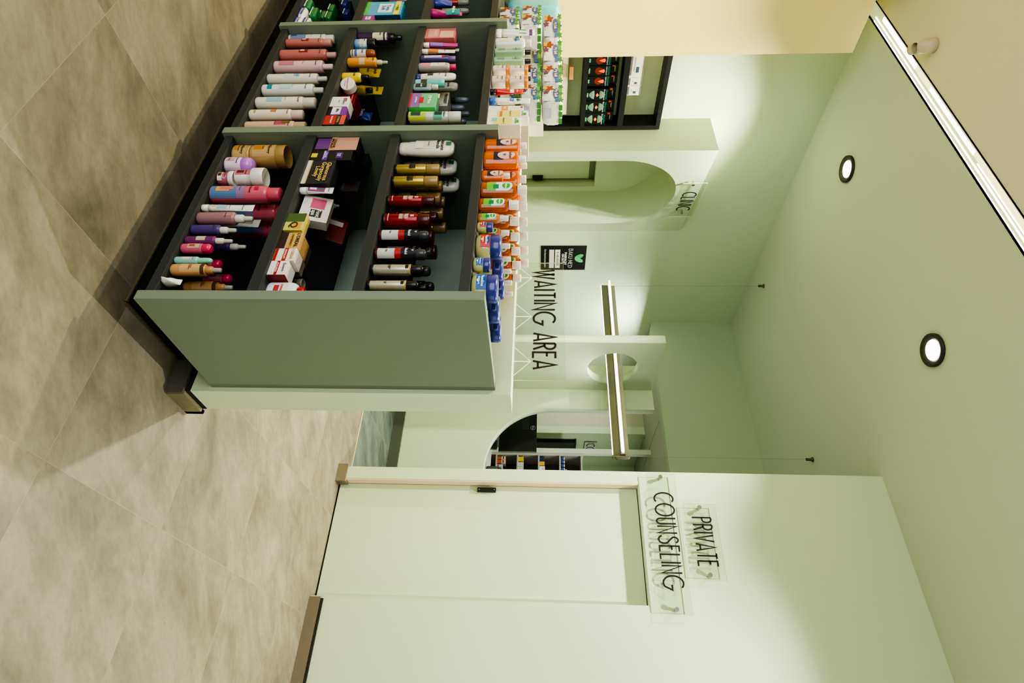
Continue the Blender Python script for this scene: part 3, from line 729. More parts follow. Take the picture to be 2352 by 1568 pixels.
def pack(t, W, H, o):
    d = o.get('d', .14)
    link('wrapped_rolls', pillow(W*.96, d*.97, H*.98), mat(o['c'], .35, coat=.3, var=.05, bump=.15, scale=25), t, smooth=True)
    if H > .2:
        return
    big = W > .1
    rnd = random.Random(int(W*1e4))
    G1, G2, RD, BL, YE = (70, 130, 60), (96, 156, 76), (150, 62, 40), (76, 84, 160), (206, 160, 60)
    def blob(y, z, a, b, c, nm, e, w=0.25, n=22):
        bm = bmesh.new(); k = []
        for i in range(n):
            r = 1+w*math.sin(5*2*PI*i/n+y*99)
            k.append(bm.verts.new((-.0010-e, y+a*r*math.cos(2*PI*i/n), z+b*r*math.sin(2*PI*i/n))))
        bm.faces.new(k); return link(nm, bm, mat(c, .4, var=.15, scale=90), t)
    # printed leaves, berries and logo on the front face
    for i in range(5): blob(W*(.38-.19*i), H*(.88-.04*(i%2)), W*.12, H*.10, (G1, G2)[i % 2], 'leaf_print', .0004*(i % 2), .35)
    blob(W*.30, H*.34, W*.13, H*.20, RD, 'leaf_print', .0002, .3); blob(W*.34, H*.16, W*.12, H*.10, YE, 'leaf_print', .0006, .2)
    blob(W*.08, H*.20, W*.09, H*.13, (110, 50, 90), 'leaf_print', .0004, .3)
    blob(0.0, H*.66, W*.30, H*.14, BL, 'logo_oval', .0010, 0)
    link('barcode_panel', bx(bmesh.new(), -.0020, -W*.42, H*.10, -.001, -W*.20, H*.42), mat((200, 204, 214), .4), t)
    link('badge', bx(bmesh.new(), -.0022, -W*.44, H*.62, -.001, -W*.30, H*.84), mat((50, 110, 150), .4), t)
    text_flat('lettering', 'My Soft', min(W*.16, .022), frame((-.0035, 0, H*.66), (0, -1, 0), (0, 0, 1), (-1, 0, 0)), mat((240, 232, 120), .5, var=0), t, bold=.02)
    # the same print wraps the near end face
    for i in range(3):
        bm = bmesh.new(); bx(bm, d*(.12+.26*i), -W/2-.0012+.003, H*.80, d*(.32+.26*i), -W/2+.006, H*.96); link('leaf_print', bm, mat(G1, .4, var=.2, scale=60), t)
    bm = bmesh.new(); bx(bm, d*.25, -W/2+.0012, H*.14, d*.62, -W/2+.006, H*.46); link('barcode_panel', bm, mat((176, 180, 200), .4), t)
def soap(t, W, H, o):
    d = o.get('d', .06)
    link('wrapper', pillow(W, d, H, n=6), mat(o['c'], .3, coat=.4, var=.06, scale=60), t, smooth=True)
    g = o['c'][0] > 200
    link('wrapper_stripe', bx(bmesh.new(), -.0006, -W*.42, H*.08, .003, W*.42, H*.24), mat((60, 60, 150) if g else (210, 214, 206), .4), t)
    for s, a, b, sz, c in o.get('txt', []): text_flat('lettering', s, W*.22, frame((-.0016, 0, H*.58), (0, -1, 0), (0, 0, 1), (-1, 0, 0)), mat(c, .5, var=0), t, bold=.02)
def pouch(t, W, H, o):
    bm = bmesh.new(); n = 20; rows = []; d = .022
    for i in range(11):
        s = i/10; z = H*s; e = s**2
        rx = d*(1-e)+.001*e; ry = W/2*(.86+.14*s)
        rows.append([bm.verts.new((rx*math.cos(2*PI*j/n)*(1+.12*math.sin(5*j+i)), ry*math.sin(2*PI*j/n), z)) for j in range(n)])
    for A, B in zip(rows, rows[1:]):
        for j in range(n): bm.faces.new((A[j], A[(j+1) % n], B[(j+1) % n], B[j]))
    bm.faces.new(rows[-1]); bm.faces.new(rows[0][::-1])
    link('pouch', bm, mat(o['c'], .3, coat=.3, var=.08, scale=40, bump=.2), t, smooth=True)
    if o.get('lab2'): link('upper_band', cylpatch(W*.47, .022/(W*.47)*.7, H*.5, H*.94, -70, 70, off=.004), mat(o['lab2'], .4, var=.2, scale=70), t, smooth=True)
    for s, b, sz, c in o.get('txt', []): text_flat('lettering', s, .02, frame((-.0225, 0, H*b), (0, -1, 0), (0, 0, 1), (-1, 0, 0)), mat(c, .5, var=0), t, bold=.02)
def oval(t, W, H, o):
    oo = dict(o); tx = oo.pop('txt', []); bottle(t, W, H, dict(oo, txt=[]))
    R = W/2; ov = o.get('ov', .6)
    if o.get('olab'):
        z0, z1, c1, c2 = o['olab']
        link('label_panel', cylpatch(R, ov, z0*H, (z0+.24)*H, -34, 34, off=.0006), mat(c2, .4), t, smooth=True)
        lp = link('oval_label', ellpatch(R, ov, (z0+z1)/2*H+.04*H, .52, (z1-z0)*.40*H), mat(c1, .4), t, smooth=True)
        link('logo_dot', ellpatch(R, ov, (z0+.26)*H, .14, .035*H, off=.0013), mat((90, 96, 130), .4), t, smooth=True)
    if o.get('dlab'):
        z0, z1 = o['dlab']; zz = z0+(z1-z0)*.62; f = o['f']
        z1 = min(z1, f-o['sh']*.6); 
        link('label_base', cylpatch(R, ov, z0*H, (z0+.22)*H, -38, 38), mat((110, 180, 50), .4), t, smooth=True)
        link('label_panel', cylpatch(R, ov, (z0+.20)*H, z1*H*.82, -38, 38, off=.0007), mat((224, 226, 212), .4), t, smooth=True)
        link('label_top', ellpatch(R, ov, z1*H*.80, .655, (z1*.17)*H, off=.0007), mat((224, 226, 212), .4), t, smooth=True)
        link('logo_oval', ellpatch(R, ov, z1*H*.78, .42, .085*H, off=.0013), mat((44, 160, 60), .4), t, smooth=True)
        link('logo_block', cylpatch(R, ov, (z0+.14)*H, (z0+.26)*H, -24, 10, off=.0013), mat((20, 130, 80), .4), t, smooth=True)
        tx = [(s, z1*.78, sz, c) for s, z, sz, c in tx]
    for s, z, sz, c in tx: link('lettering', cyltext(s, R, ov, z*H, sz*W, off=.0022), mat(c, .5, var=0), t)
def vase(t, W, H, o):
    R = W/2; ov = o['ov']; f = o['f']
    link('body', lathe([(0, 0), (R*.74, 0), (R*.90, H*.05), (R*.985, H*.18), (R, H*.32), (R*.97, H*.50), (R*.90, f*H), (0, f*H)], 36, sx=ov), mat(o['c'], .16, trans=.15, coat=.5, var=.03), t, smooth=True)
    link('lid', lathe([(R*.93, f*H-.001), (R*.96, f*H+.002), (R*.97, H*.90), (R*.90, H*.985), (R*.80, H), (0, H)], 36, sx=ov), mat(o['k'], .28, coat=.35, var=.05), t, smooth=True)
    c = o['vlab']
    link('label_patch', cylpatch(R, ov, H*.20, H*.58, -36, 36, off=.0009), mat(c, .35), t, smooth=True)
    link('logo_oval', ellpatch(R, ov, H*.47, .40, H*.09, off=.0014), mat((30, 70, 160), .4), t, smooth=True)
    link('seal', ellpatch(R, ov, H*.27, .12, H*.05, off=.0014), mat((226, 222, 214), .4), t, smooth=True)
    for s, z, sz, cc in o['txt']: link('lettering', cyltext(s, R, ov, z*H, sz*W, off=.0022), mat(cc, .5, var=0), t)
def disc(t, W, H, o):
    R = H/2; m = mat(o['c'], .3, coat=.2)
    bm = lathe([(0, -.017), (R*.95, -.017), (R, -.014), (R, .013), (R*.96, .016), (0, .016)], 40)
    rot = Matrix.Rotation(-PI/2, 4, 'Y'); 
    bmtrans(bm, Matrix.Translation((0, 0, R)) @ rot); link('tin', bm, m, t, smooth=False)
    bm = lathe([(R*.90, .0164), (R*.88, .0168), (0, .0168)], 40); bmtrans(bm, Matrix.Translation((0, 0, R)) @ rot); link('lid_label', bm, mat((232, 226, 214), .35), t)
    for s, z, sz, c in o['txt']: text_flat('lettering', s, sz*H, frame((-.0178, 0, R+z*H), (0, -1, 0), (0, 0, 1), (-1, 0, 0)), mat(c, .5, var=0), t, bold=.02)
    t.rotation_euler = (0, 0, math.radians(22))
KIND = dict(bottle=bottle, can=can, jar=jar, tube=tube, box=boxp, pack=pack, soap=soap, pouch=pouch, oval=oval, vase=vase, disc=disc)
NAME = {'bottle': 'bottle', 'tin': 'powder_tin'}
def dup(root, loc):
    r = root.copy(); COL.objects.link(r); r.location = loc
    for ch in list(root.children):
        c = ch.copy(); COL.objects.link(c); c.parent = r
    return r
ITEMS = [
('jar', 1.3919, 1.8545, 0.2062, 0.0909, 0.0697, 'gold body cream jar with orange fruit picture, lower one of the stacked pair', 'jar', {'c': (179, 145, 92), 'k': (189, 157, 100), 'f': 0.86, 'lab': [(0.12, 0.8, 50, (193, 159, 107)), (0.15, 0.42, 14, (202, 129, 47))], 'txt': [('SoGlowy', 0.62, 0.17, (70, 50, 20)), ('body butter', 0.42, 0.08, (70, 50, 20))], 'g': 'stacked gold cream jars'}),
('jar', 1.3917, 1.8548, 0.2764, 0.0905, 0.1361, 'gold body cream jar with orange fruit picture, upper one of the stacked pair', 'jar', {'c': (179, 145, 92), 'k': (169, 135, 80), 'f': 0.74, 'lab': [(0.1, 0.72, 50, (193, 159, 107)), (0.12, 0.42, 14, (202, 129, 47))], 'txt': [('SoGlowy', 0.58, 0.17, (70, 50, 20)), ('honey', 0.4, 0.08, (70, 50, 20))], 'g': 'stacked gold cream jars'}),
('jar', 1.3714, 1.774, 0.2062, 0.0663, 0.1068, 'lilac cream jar with shiny purple domed lid', 'jar', {'c': (205, 181, 205), 'k': (176, 117, 195), 'f': 0.6, 'dome': 1, 'lab': [(0.06, 0.56, 60, (221, 202, 216)), (0.1, 0.4, 16, (201, 153, 162))], 'txt': [('SoGlowy', 0.48, 0.15, (90, 50, 90)), ('250g', 0.2, 0.1, (90, 50, 90))]}),
('jar', 1.3636, 1.6903, 0.2062, 0.0512, 0.0606, 'small pink scrub tub with white lid under the tipped tub', 'tub', {'c': (187, 98, 113), 'k': (225, 222, 213), 'f': 0.72, 'cr': 1.14, 'lab': [(0.05, 0.34, 60, (230, 220, 211)), (0.08, 0.3, 20, (113, 44, 53))], 'txt': [('SoGlowy', 0.52, 0.15, (90, 20, 40))]}),
('jar', 1.3691, 1.7041, 0.2673, 0.0621, 0.108, 'larger pink scrub tub with wide white lid stacked on the small tub', 'tub', {'c': (225, 220, 209), 'k': (227, 224, 215), 'f': 0.6, 'cr': 1.16, 'lab': [(0.05, 0.58, 28, (198, 115, 127)), (0.1, 0.35, 14, (113, 44, 53))], 'txt': [('SoGlowy', 0.42, 0.12, (90, 20, 40))]}),
('bottle', 1.3693, 1.6097, 0.2062, 0.0626, 0.2524, 'pink and blue bubble bath bottle with pink cap, {}', 'bottle', {'n': 3, 'dx': 0.085, 'c': (213, 99, 120), 'k': (214, 92, 111), 'f': 0.83, 'cr': 0.8, 'nr': 0.82, 'sh': 0.06, 'lab': [(0.02, 0.4, 70, (97, 128, 164)), (0.4, 0.52, 70, (149, 120, 157)), (0.1, 0.3, 22, (226, 160, 100)), (0.16, 0.36, 12, (219, 116, 116)), (0.66, 0.72, 16, (192, 49, 75))], 'txt': [('SoGlowy', 0.6, 0.17, (90, 20, 40)), ('bubble bath', 0.45, 0.07, (50, 30, 70))], 'g': 'pink bubble bath bottles'}),
('tube', 1.3544, 1.5229, 0.2062, 0.0328, 0.1832, 'white lotion tube with pale pastel print standing on its cap', 'tube', {'c': (226, 227, 217), 'k': (225, 221, 208), 'f': 0.13, 'lab': [(0.3, 0.5, 40, (154, 189, 203)), (0.2, 0.28, 16, (188, 202, 136))], 'txt': [('SoGlowy', 0.8, 0.26, (70, 90, 90)), ('sensitive', 0.55, 0.16, (60, 80, 80))]}),
('bottle', 1.361, 1.4759, 0.2062, 0.0459, 0.191, 'clear pale pink body mist bottle with frosted spray top', 'spray bottle', {'c': (191, 141, 146), 'k': (215, 212, 199), 'f': 0.7, 'cr': 0.62, 'nr': 0.6, 'sh': 0.05, 'ct': 'spray', 'clear': 1, 'lab': [(0.504, 0.66, 20, (184, 124, 129))], 'txt': [('SoGlowy', 0.55, 0.16, (120, 60, 70))]}),
('tube', 1.4503, 1.5481, 0.2062, 0.0407, 0.1585, 'white lotion tube standing behind the purple body mist', 'tube', {'c': (205, 205, 193), 'k': (205, 202, 191), 'f': 0.13, 'lab': [(0.55, 0.85, 20, (150, 150, 141))], 'txt': []}),
('bottle', 1.357, 1.415, 0.2062, 0.0379, 0.1525, 'violet body mist bottle with white spray top, {}', 'spray bottle', {'n': 2, 'dx': 0.08, 'c': (99, 82, 144), 'k': (207, 204, 191), 'f': 0.66, 'cr': 0.62, 'nr': 0.6, 'sh': 0.05, 'ct': 'spray', 'clear': 1, 'lab': [], 'txt': [('SoGlowy', 0.55, 0.16, (60, 40, 100))], 'g': 'violet body mists'}),
('bottle', 1.3546, 1.3617, 0.2062, 0.0331, 0.1576, 'magenta body mist bottle with pale flower label and white spray top', 'spray bottle', {'c': (141, 69, 128), 'k': (207, 204, 191), 'f': 0.66, 'cr': 0.62, 'nr': 0.6, 'sh': 0.05, 'ct': 'spray', 'clear': 1, 'lab': [(0.26, 0.46, 34, (193, 179, 154))], 'txt': []}),
('bottle', 1.3559, 1.3267, 0.2062, 0.0358, 0.0992, 'pink shower gel bottle with round red cap, {}', 'bottle', {'n': 3, 'dx': 0.075, 'c': (206, 99, 121), 'k': (208, 55, 96), 'f': 0.72, 'cr': 0.95, 'nr': 0.9, 'sh': 0.05, 'ct': 'dome', 'lab': [(0.25, 0.66, 34, (201, 162, 153)), (0.3, 0.5, 14, (196, 76, 67))], 'txt': [], 'g': 'pink bottles with red caps'}),
('bottle', 1.3514, 1.2693, 0.2062, 0.0267, 0.1224, 'mint green kids mist bottle with mint cap', 'bottle', {'c': (140, 196, 188), 'k': (134, 206, 177), 'f': 0.62, 'cr': 0.72, 'nr': 0.8, 'sh': 0.04, 'ct': 'dome', 'lab': [(0.2, 0.55, 30, (172, 203, 181)), (0.25, 0.42, 16, (224, 221, 193))], 'txt': [('Naturals', 0.52, 0.15, (60, 90, 90))]}),
('bottle', 1.3583, 1.2337, 0.2062, 0.0405, 0.161, 'amber mist bottle with copper collar and spray cap, {}', 'spray bottle', {'n': 3, 'dx': 0.085, 'c': (198, 152, 100), 'k': (188, 140, 92), 'k2': (188, 182, 166), 'f': 0.7, 'cr': 0.62, 'nr': 0.62, 'sh': 0.03, 'ct': 'spray', 'lab': [(0.2, 0.62, 60, (209, 167, 116)), (0.62, 0.7, 80, (87, 66, 44))], 'txt': [('Glow\nGoddess', 0.42, 0.16, (110, 66, 24))], 'g': 'amber glow mists'}),
('pouch', 1.349, 1.1742, 0.2062, 0.022, 0.055, 'crumpled white plastic refill pouch at the bottom shelf corner', 'pouch', {'c': (232, 230, 225), 'txt': []}),
('pouch', 1.5726, 1.2185, 0.2062, 0.0344, 0.055, 'crumpled white plastic refill pouch behind the corner pouch', 'pouch', {'c': (226, 224, 219), 'txt': []}),
('box', 1.338, 1.8605, 0.5337, 0.0792, 0.167, 'black hair colour box with woman face panel beside the divider', 'box', {'d': 0.07, 'c': (30, 26, 26), 'lab': [(0.02, 0.5, 0.98, 0.99, (200, 151, 129)), (0.1, 0.04, 0.9, 0.36, (109, 66, 126)), (0, 0.36, 1, 0.5, (189, 141, 110))], 'txt': [('COLOUR\nSPECIALIST', 0.5, 0.43, 0.13, (30, 20, 20))], 'g': 'hair colour boxes'}),
('box', 1.338, 1.7915, 0.5337, 0.0566, 0.1554, 'black hair colour box with violet stripe and small yellow drop', 'box', {'d': 0.07, 'c': (34, 30, 32), 'lab': [(0, 0.3, 1, 0.42, (97, 66, 143)), (0.2, 0.62, 0.8, 0.78, (81, 55, 124)), (0.3, 0.02, 0.7, 0.16, (206, 199, 56))], 'txt': [('COLOR\nSENSATION', 0.5, 0.36, 0.13, (230, 220, 235)), ('Dark\nLady', 0.5, 0.7, 0.13, (236, 230, 240))], 'g': 'hair colour boxes'}),
('box', 1.46, 1.8737, 0.5337, 0.0526, 0.1119, 'dark brown hair dye carton behind the gold script box, nearest the divider', 'box', {'d': 0.07, 'c': (57, 48, 45), 'lab': [(0.08, 0.1, 0.92, 0.9, (65, 54, 49))], 'txt': [('PERMANENT\nHAIR COLOUR', 0.5, 0.6, 0.09, (140, 124, 112))], 'g': 'dark hair dye cartons'}),
('box', 1.46, 1.8198, 0.5337, 0.0533, 0.1347, 'dark brown hair dye carton behind the gold script box, middle one', 'box', {'d': 0.07, 'c': (57, 48, 45), 'lab': [(0.08, 0.1, 0.92, 0.9, (65, 54, 49))], 'txt': [('PERMANENT\nHAIR COLOUR', 0.5, 0.6, 0.09, (140, 124, 112))], 'g': 'dark hair dye cartons'}),
('box', 1.46, 1.7635, 0.5337, 0.0592, 0.1568, 'dark brown hair dye carton behind the gold script box, furthest from the divider', 'box', {'d': 0.07, 'c': (57, 48, 45), 'lab': [(0.08, 0.1, 0.92, 0.9, (65, 54, 49))], 'txt': [('PERMANENT\nHAIR COLOUR', 0.5, 0.6, 0.09, (140, 124, 112))], 'g': 'dark hair dye cartons'}),
('box', 1.413, 1.8648, 0.5337, 0.0704, 0.1838, 'black hair dye carton directly behind the violet striped carton', 'box', {'d': 0.043, 'c': (26, 24, 26), 'txt': [], 'g': 'dark hair dye cartons'}),
('box', 1.338, 1.6971, 0.5337, 0.1302, 0.1031, 'black gift box with looping gold script and cream base band', 'box', {'d': 0.055, 'c': (44, 42, 49), 'lab': [(0, 0.0, 1, 0.14, (212, 205, 186)), (0, 0.14, 1, 0.17, (183, 158, 89))], 'txt': [('Glamorous\nGorgeously\nLovely', 0.5, 0.62, 0.15, (214, 184, 96))]}),
('tube', 1.3561, 1.6149, 0.5337, 0.0324, 0.1186, 'white and purple kids toothpaste tube with green dot', 'tube', {'c': (223, 222, 215), 'k': (220, 222, 216), 'f': 0.2, 'lab': [(0.26, 0.76, 50, (145, 67, 128)), (0.32, 0.52, 22, (219, 202, 219)), (0.55, 0.72, 10, (47, 133, 81))], 'txt': [('Jordan', 0.88, 0.22, (40, 40, 110))]}),
('bottle', 1.5174, 1.7164, 0.5337, 0.0328, 0.0727, 'small cream travel spray with purple label deep on the shelf', 'spray bottle', {'c': (204, 199, 171), 'k': (205, 201, 186), 'f': 0.62, 'cr': 0.55, 'nr': 0.6, 'sh': 0.08, 'ct': 'spray', 'lab': [(0.1, 0.38, 46, (126, 71, 109))], 'txt': []}),
('box', 1.335, 1.4334, 0.5337, 0.0801, 0.065, 'yellow and green carton lying low in front of the white carton', 'box', {'d': 0.035, 'c': (200, 192, 100), 'lab': [(0, 0.0, 0.5, 1, (80, 100, 54)), (0.55, 0.5, 0.9, 0.9, (212, 158, 72))], 'txt': [('Q', 0.7, 0.5, 0.4, (60, 60, 20))]}),
('box', 1.375, 1.5568, 0.5337, 0.1228, 0.1, 'white foot care carton with oval cut out and pink picture, tilted', 'box', {'d': 0.04, 'tilt': 0.25, 'c': (223, 216, 209), 'lab': [(0.1, 0.3, 0.5, 0.8, (204, 97, 123)), (0.55, 0.35, 0.85, 0.75, (60, 60, 60))], 'txt': [('Foot\nspa', 0.7, 0.55, 0.14, (230, 230, 226))]}),
('box', 1.52, 1.6177, 0.5337, 0.1189, 0.11, 'dark red blister card leaning back deep on the shelf', 'card', {'d': 0.012, 'tilt': 0.45, 'c': (111, 27, 27), 'lab': [(0.1, 0.15, 0.3, 0.85, (189, 184, 177))], 'txt': []}),
('box', 1.338, 1.3481, 0.5337, 0.0722, 0.0722, 'gold face cream carton with dark picture band', 'box', {'d': 0.065, 'c': (199, 163, 104), 'lab': [(0, 0.0, 1, 0.36, (58, 44, 37)), (0, 0.52, 1, 0.66, (182, 148, 70))], 'txt': [("L'OREAL", 0.5, 0.85, 0.2, (40, 30, 20)), ('AGE PERFECT', 0.5, 0.59, 0.1, (60, 40, 20))], 'g': 'face cream cartons'}),
('box', 1.338, 1.2848, 0.5337, 0.0544, 0.071, 'white face cream carton with red band reading REVITALIFT', 'box', {'d': 0.055, 'c': (227, 220, 209), 'lab': [(0, 0.02, 1, 0.16, (176, 47, 47)), (0, 0.44, 1, 0.62, (181, 44, 47))], 'txt': [("L'OREAL", 0.5, 0.84, 0.2, (190, 150, 80)), ('REVITALIFT', 0.5, 0.53, 0.13, (240, 235, 230))], 'g': 'face cream cartons'}),
('box', 1.405, 1.3285, 0.5337, 0.0559, 0.044, 'white face cream carton behind the red topped carton', 'box', {'d': 0.06, 'c': (221, 214, 205), 'lab': [(0.6, 0.1, 0.9, 0.3, (176, 47, 47))], 'txt': [], 'g': 'face cream cartons'}),
('box', 1.44, 1.418, 0.5337, 0.0952, 0.0262, 'gold brown carton at the back of the face cream cartons', 'box', {'d': 0.07, 'c': (107, 88, 64), 'txt': [], 'g': 'face cream cartons'}),
('box', 1.338, 1.2276, 0.5337, 0.0579, 0.0593, 'white skin care carton with red stripe and red side', 'box', {'d': 0.055, 'side': (138, 32, 32), 'c': (229, 224, 219), 'lab': [(0, 0.36, 1, 0.52, (176, 42, 47))], 'txt': [('Eucerin', 0.5, 0.8, 0.18, (50, 50, 70)), ('HYALURON', 0.5, 0.44, 0.11, (240, 235, 230))], 'g': 'face cream cartons'}),
('bottle', 1.3786, 1.1633, 0.5337, 0.0688, 0.1186, 'white nail polish remover bottle with red cap beside the end panel', 'bottle', {'ov': 0.5, 'c': (225, 230, 232), 'k': (190, 35, 42), 'f': 0.82, 'cr': 0.38, 'nr': 0.4, 'sh': 0.28, 'lab': [(0.12, 0.56, 44, (234, 221, 217)), (0.2, 0.34, 20, (192, 67, 67))], 'txt': [('cutex', 0.42, 0.2, (200, 50, 50))]}),
('jar', 1.4575, 1.2626, 0.5337, 0.0351, 0.0634, 'small dark jar with glossy lid behind the nail polish remover', 'jar', {'c': (40, 46, 44), 'k': (148, 140, 122), 'f': 0.7, 'txt': []}),
('bottle', 1.3639, 1.8598, 0.858, 0.0805, 0.2066, 'cream shampoo bottle standing on its pearly cap, {}', 'bottle', {'n': 3, 'dx': 0.085, 'ov': 0.6, 'c': (215, 209, 192), 'k': (204, 192, 182), 'inv': 1, 'lab': [(0.3, 0.8, 34, (221, 215, 198)), (0.86, 0.96, 14, (55, 115, 80)), (0.45, 0.7, 24, (208, 199, 179))], 'txt': [('Ultimate\nBlends', 0.76, 0.24, (30, 30, 30)), ('coconut', 0.55, 0.1, (80, 70, 60))], 'g': 'cream shampoos on their caps'}),
('can', 1.3587, 1.7287, 0.858, 0.0414, 0.1653, 'gold hairspray can, column next to the cream shampoos, {}', 'spray can', {'n': 3, 'dx': 0.075, 'c': (170, 149, 72), 'k': (154, 127, 73), 'f': 0.72, 'cr': 0.98, 'met': 0.6, 'lab': [(0.34, 0.48, 34, (57, 43, 19))], 'txt': [('Natural', 0.38, 0.2, (30, 22, 10)), ('hold', 0.52, 0.1, (80, 60, 20))], 'g': 'gold hairspray cans'}),
('can', 1.36, 1.6622, 0.858, 0.0439, 0.1658, 'gold hairspray can, column next to the red cans, {}', 'spray can', {'n': 4, 'dx': 0.075, 'c': (170, 149, 72), 'k': (154, 127, 73), 'f': 0.72, 'cr': 0.98, 'met': 0.6, 'lab': [(0.34, 0.48, 34, (57, 43, 19))], 'txt': [('Natural', 0.38, 0.2, (30, 22, 10)), ('hold', 0.52, 0.1, (80, 60, 20))], 'g': 'gold hairspray cans'}),
('can', 1.3587, 1.5576, 0.858, 0.0415, 0.1652, 'red hairspray can, column next to the gold cans, {}', 'spray can', {'n': 2, 'dx': 0.075, 'c': (138, 23, 33), 'k': (78, 16, 21), 'f': 0.76, 'cr': 0.98, 'met': 0.3, 'lab': [(0.36, 0.56, 26, (191, 152, 143)), (0.12, 0.14, 40, (201, 162, 153)), (0.6, 0.68, 10, (201, 162, 153))], 'txt': [('COLOR', 0.46, 0.18, (120, 20, 26))], 'g': 'red hairspray cans'}),
('can', 1.365, 1.4647, 0.858, 0.0539, 0.1605, 'red hairspray can, column next to the deodorants, {}', 'spray can', {'n': 3, 'dx': 0.075, 'c': (138, 23, 33), 'k': (78, 16, 21), 'f': 0.76, 'cr': 0.98, 'met': 0.3, 'lab': [(0.36, 0.56, 26, (191, 152, 143)), (0.12, 0.14, 40, (201, 162, 153)), (0.6, 0.68, 10, (201, 162, 153))], 'txt': [('COLOR', 0.46, 0.18, (120, 20, 26))], 'g': 'red hairspray cans'}),
('can', 1.358, 1.3875, 0.858, 0.0399, 0.1685, 'black and red deodorant can, column beside the red cans, {}', 'deodorant can', {'n': 2, 'dx': 0.08, 'c': (40, 40, 44), 'k': (58, 60, 62), 'f': 0.8, 'cr': 0.9, 'ct': 'dome', 'met': 0.2, 'lab': [(0.06, 0.4, 80, (196, 194, 190)), (0.03, 0.07, 80, (93, 24, 27)), (0.4, 0.52, 80, (176, 43, 47)), (0.52, 0.8, 80, (26, 26, 28))], 'txt': [('72h', 0.24, 0.2, (70, 70, 70)), ('Shield', 0.62, 0.3, (235, 235, 235)), ('V', 0.74, 0.3, (235, 235, 235))], 'g': 'black and red deodorant cans'}),
('can', 1.3583, 1.3034, 0.858, 0.0405, 0.1697, 'black and red deodorant can, column beside the silver cans, {}', 'deodorant can', {'n': 3, 'dx': 0.08, 'c': (40, 40, 44), 'k': (58, 60, 62), 'f': 0.8, 'cr': 0.9, 'ct': 'dome', 'met': 0.2, 'lab': [(0.06, 0.4, 80, (196, 194, 190)), (0.03, 0.07, 80, (93, 24, 27)), (0.4, 0.52, 80, (176, 43, 47)), (0.52, 0.8, 80, (26, 26, 28))], 'txt': [('72h', 0.24, 0.2, (70, 70, 70)), ('Shield', 0.62, 0.3, (235, 235, 235)), ('V', 0.74, 0.3, (235, 235, 235))], 'g': 'black and red deodorant cans'}),
('can', 1.3565, 1.2335, 0.858, 0.037, 0.1702, 'silver patterned deodorant can with black cap, {}', 'deodorant can', {'n': 2, 'dx': 0.09, 'c': (185, 179, 164), 'k': (24, 22, 22), 'f': 0.76, 'cr': 0.92, 'ct': 'dome', 'met': 0.5, 'lab': [(0.66, 0.72, 24, (30, 26, 24)), (0.73, 0.76, 80, (188, 157, 71))], 'txt': [('VIP', 0.36, 0.34, (60, 50, 30))], 'g': 'silver deodorant cans'}),
('can', 1.3542, 1.1669, 0.858, 0.0323, 0.1627, 'silver patterned deodorant can with black cap right beside the end panel', 'deodorant can', {'c': (198, 189, 163), 'k': (24, 22, 22), 'f': 0.76, 'cr': 0.92, 'ct': 'dome', 'met': 0.5, 'lab': [(0.66, 0.72, 24, (30, 26, 24)), (0.73, 0.76, 80, (198, 167, 72))], 'txt': [('V', 0.36, 0.4, (60, 50, 30))], 'g': 'silver deodorant cans'}),
('oval', 1.3579, 1.8658, 1.1826, 0.0686, 0.1564, 'large orange antiseptic bottle in the column beside the divider, {}', 'bottle', {'n': 2, 'dx': 0.09, 'ov': 0.55, 'c': (249, 121, 29), 'liq': 1, 'k': (227, 222, 208), 'f': 0.83, 'cr': 0.36, 'nr': 0.34, 'sh': 0.05, 'olab': (0.28, 0.78, (226, 180, 164), (34, 32, 52)), 'txt': [('Savlon', 0.64, 0.17, (40, 30, 60))], 'g': 'orange antiseptic bottles'}),
('oval', 1.3624, 1.788, 1.1826, 0.085, 0.1549, 'large orange antiseptic bottle, column beside the small ones, {}', 'bottle', {'n': 3, 'dx': 0.09, 'ov': 0.55, 'c': (249, 121, 29), 'liq': 1, 'k': (227, 222, 208), 'f': 0.83, 'cr': 0.36, 'nr': 0.34, 'sh': 0.05, 'olab': (0.24, 0.76, (226, 180, 164), (34, 32, 52)), 'txt': [('Savlon', 0.64, 0.17, (40, 30, 60))], 'g': 'orange antiseptic bottles'}),
('oval', 1.3522, 1.6845, 1.1826, 0.0515, 0.0995, 'small clear orange antiseptic bottle with oval label, {}', 'bottle', {'n': 2, 'dx': 0.085, 'ov': 0.55, 'c': (249, 121, 29), 'liq': 1, 'k': (227, 222, 208), 'f': 0.78, 'cr': 0.4, 'nr': 0.38, 'sh': 0.05, 'olab': (0.2, 0.8, (226, 180, 164), (34, 32, 52)), 'txt': [('Savlon', 0.62, 0.17, (40, 30, 60))], 'g': 'orange antiseptic bottles'}),
('oval', 1.3589, 1.6158, 1.1826, 0.0696, 0.162, 'large amber disinfectant bottle with green and white label, {}', 'bottle', {'n': 6, 'dx': 0.075, 'ov': 0.6, 'c': (196, 101, 48), 'liq': 1, 'k': (224, 216, 202), 'f': 0.8, 'cr': 0.5, 'nr': 0.42, 'sh': 0.14, 'dlab': (0.14, 0.82), 'txt': [('Dettol', 0.62, 0.17, (240, 245, 235))], 'g': 'large amber disinfectant bottles'}),
('oval', 1.3555, 1.5342, 1.1826, 0.0584, 0.1351, 'medium amber disinfectant bottle with green and white label, {}', 'bottle', {'n': 6, 'dx': 0.075, 'ov': 0.6, 'c': (196, 101, 48), 'liq': 1, 'k': (226, 218, 206), 'f': 0.76, 'cr': 0.56, 'nr': 0.42, 'sh': 0.14, 'dlab': (0.12, 0.8), 'txt': [('Dettol', 0.6, 0.17, (240, 245, 235))], 'g': 'medium amber disinfectant bottles'}),
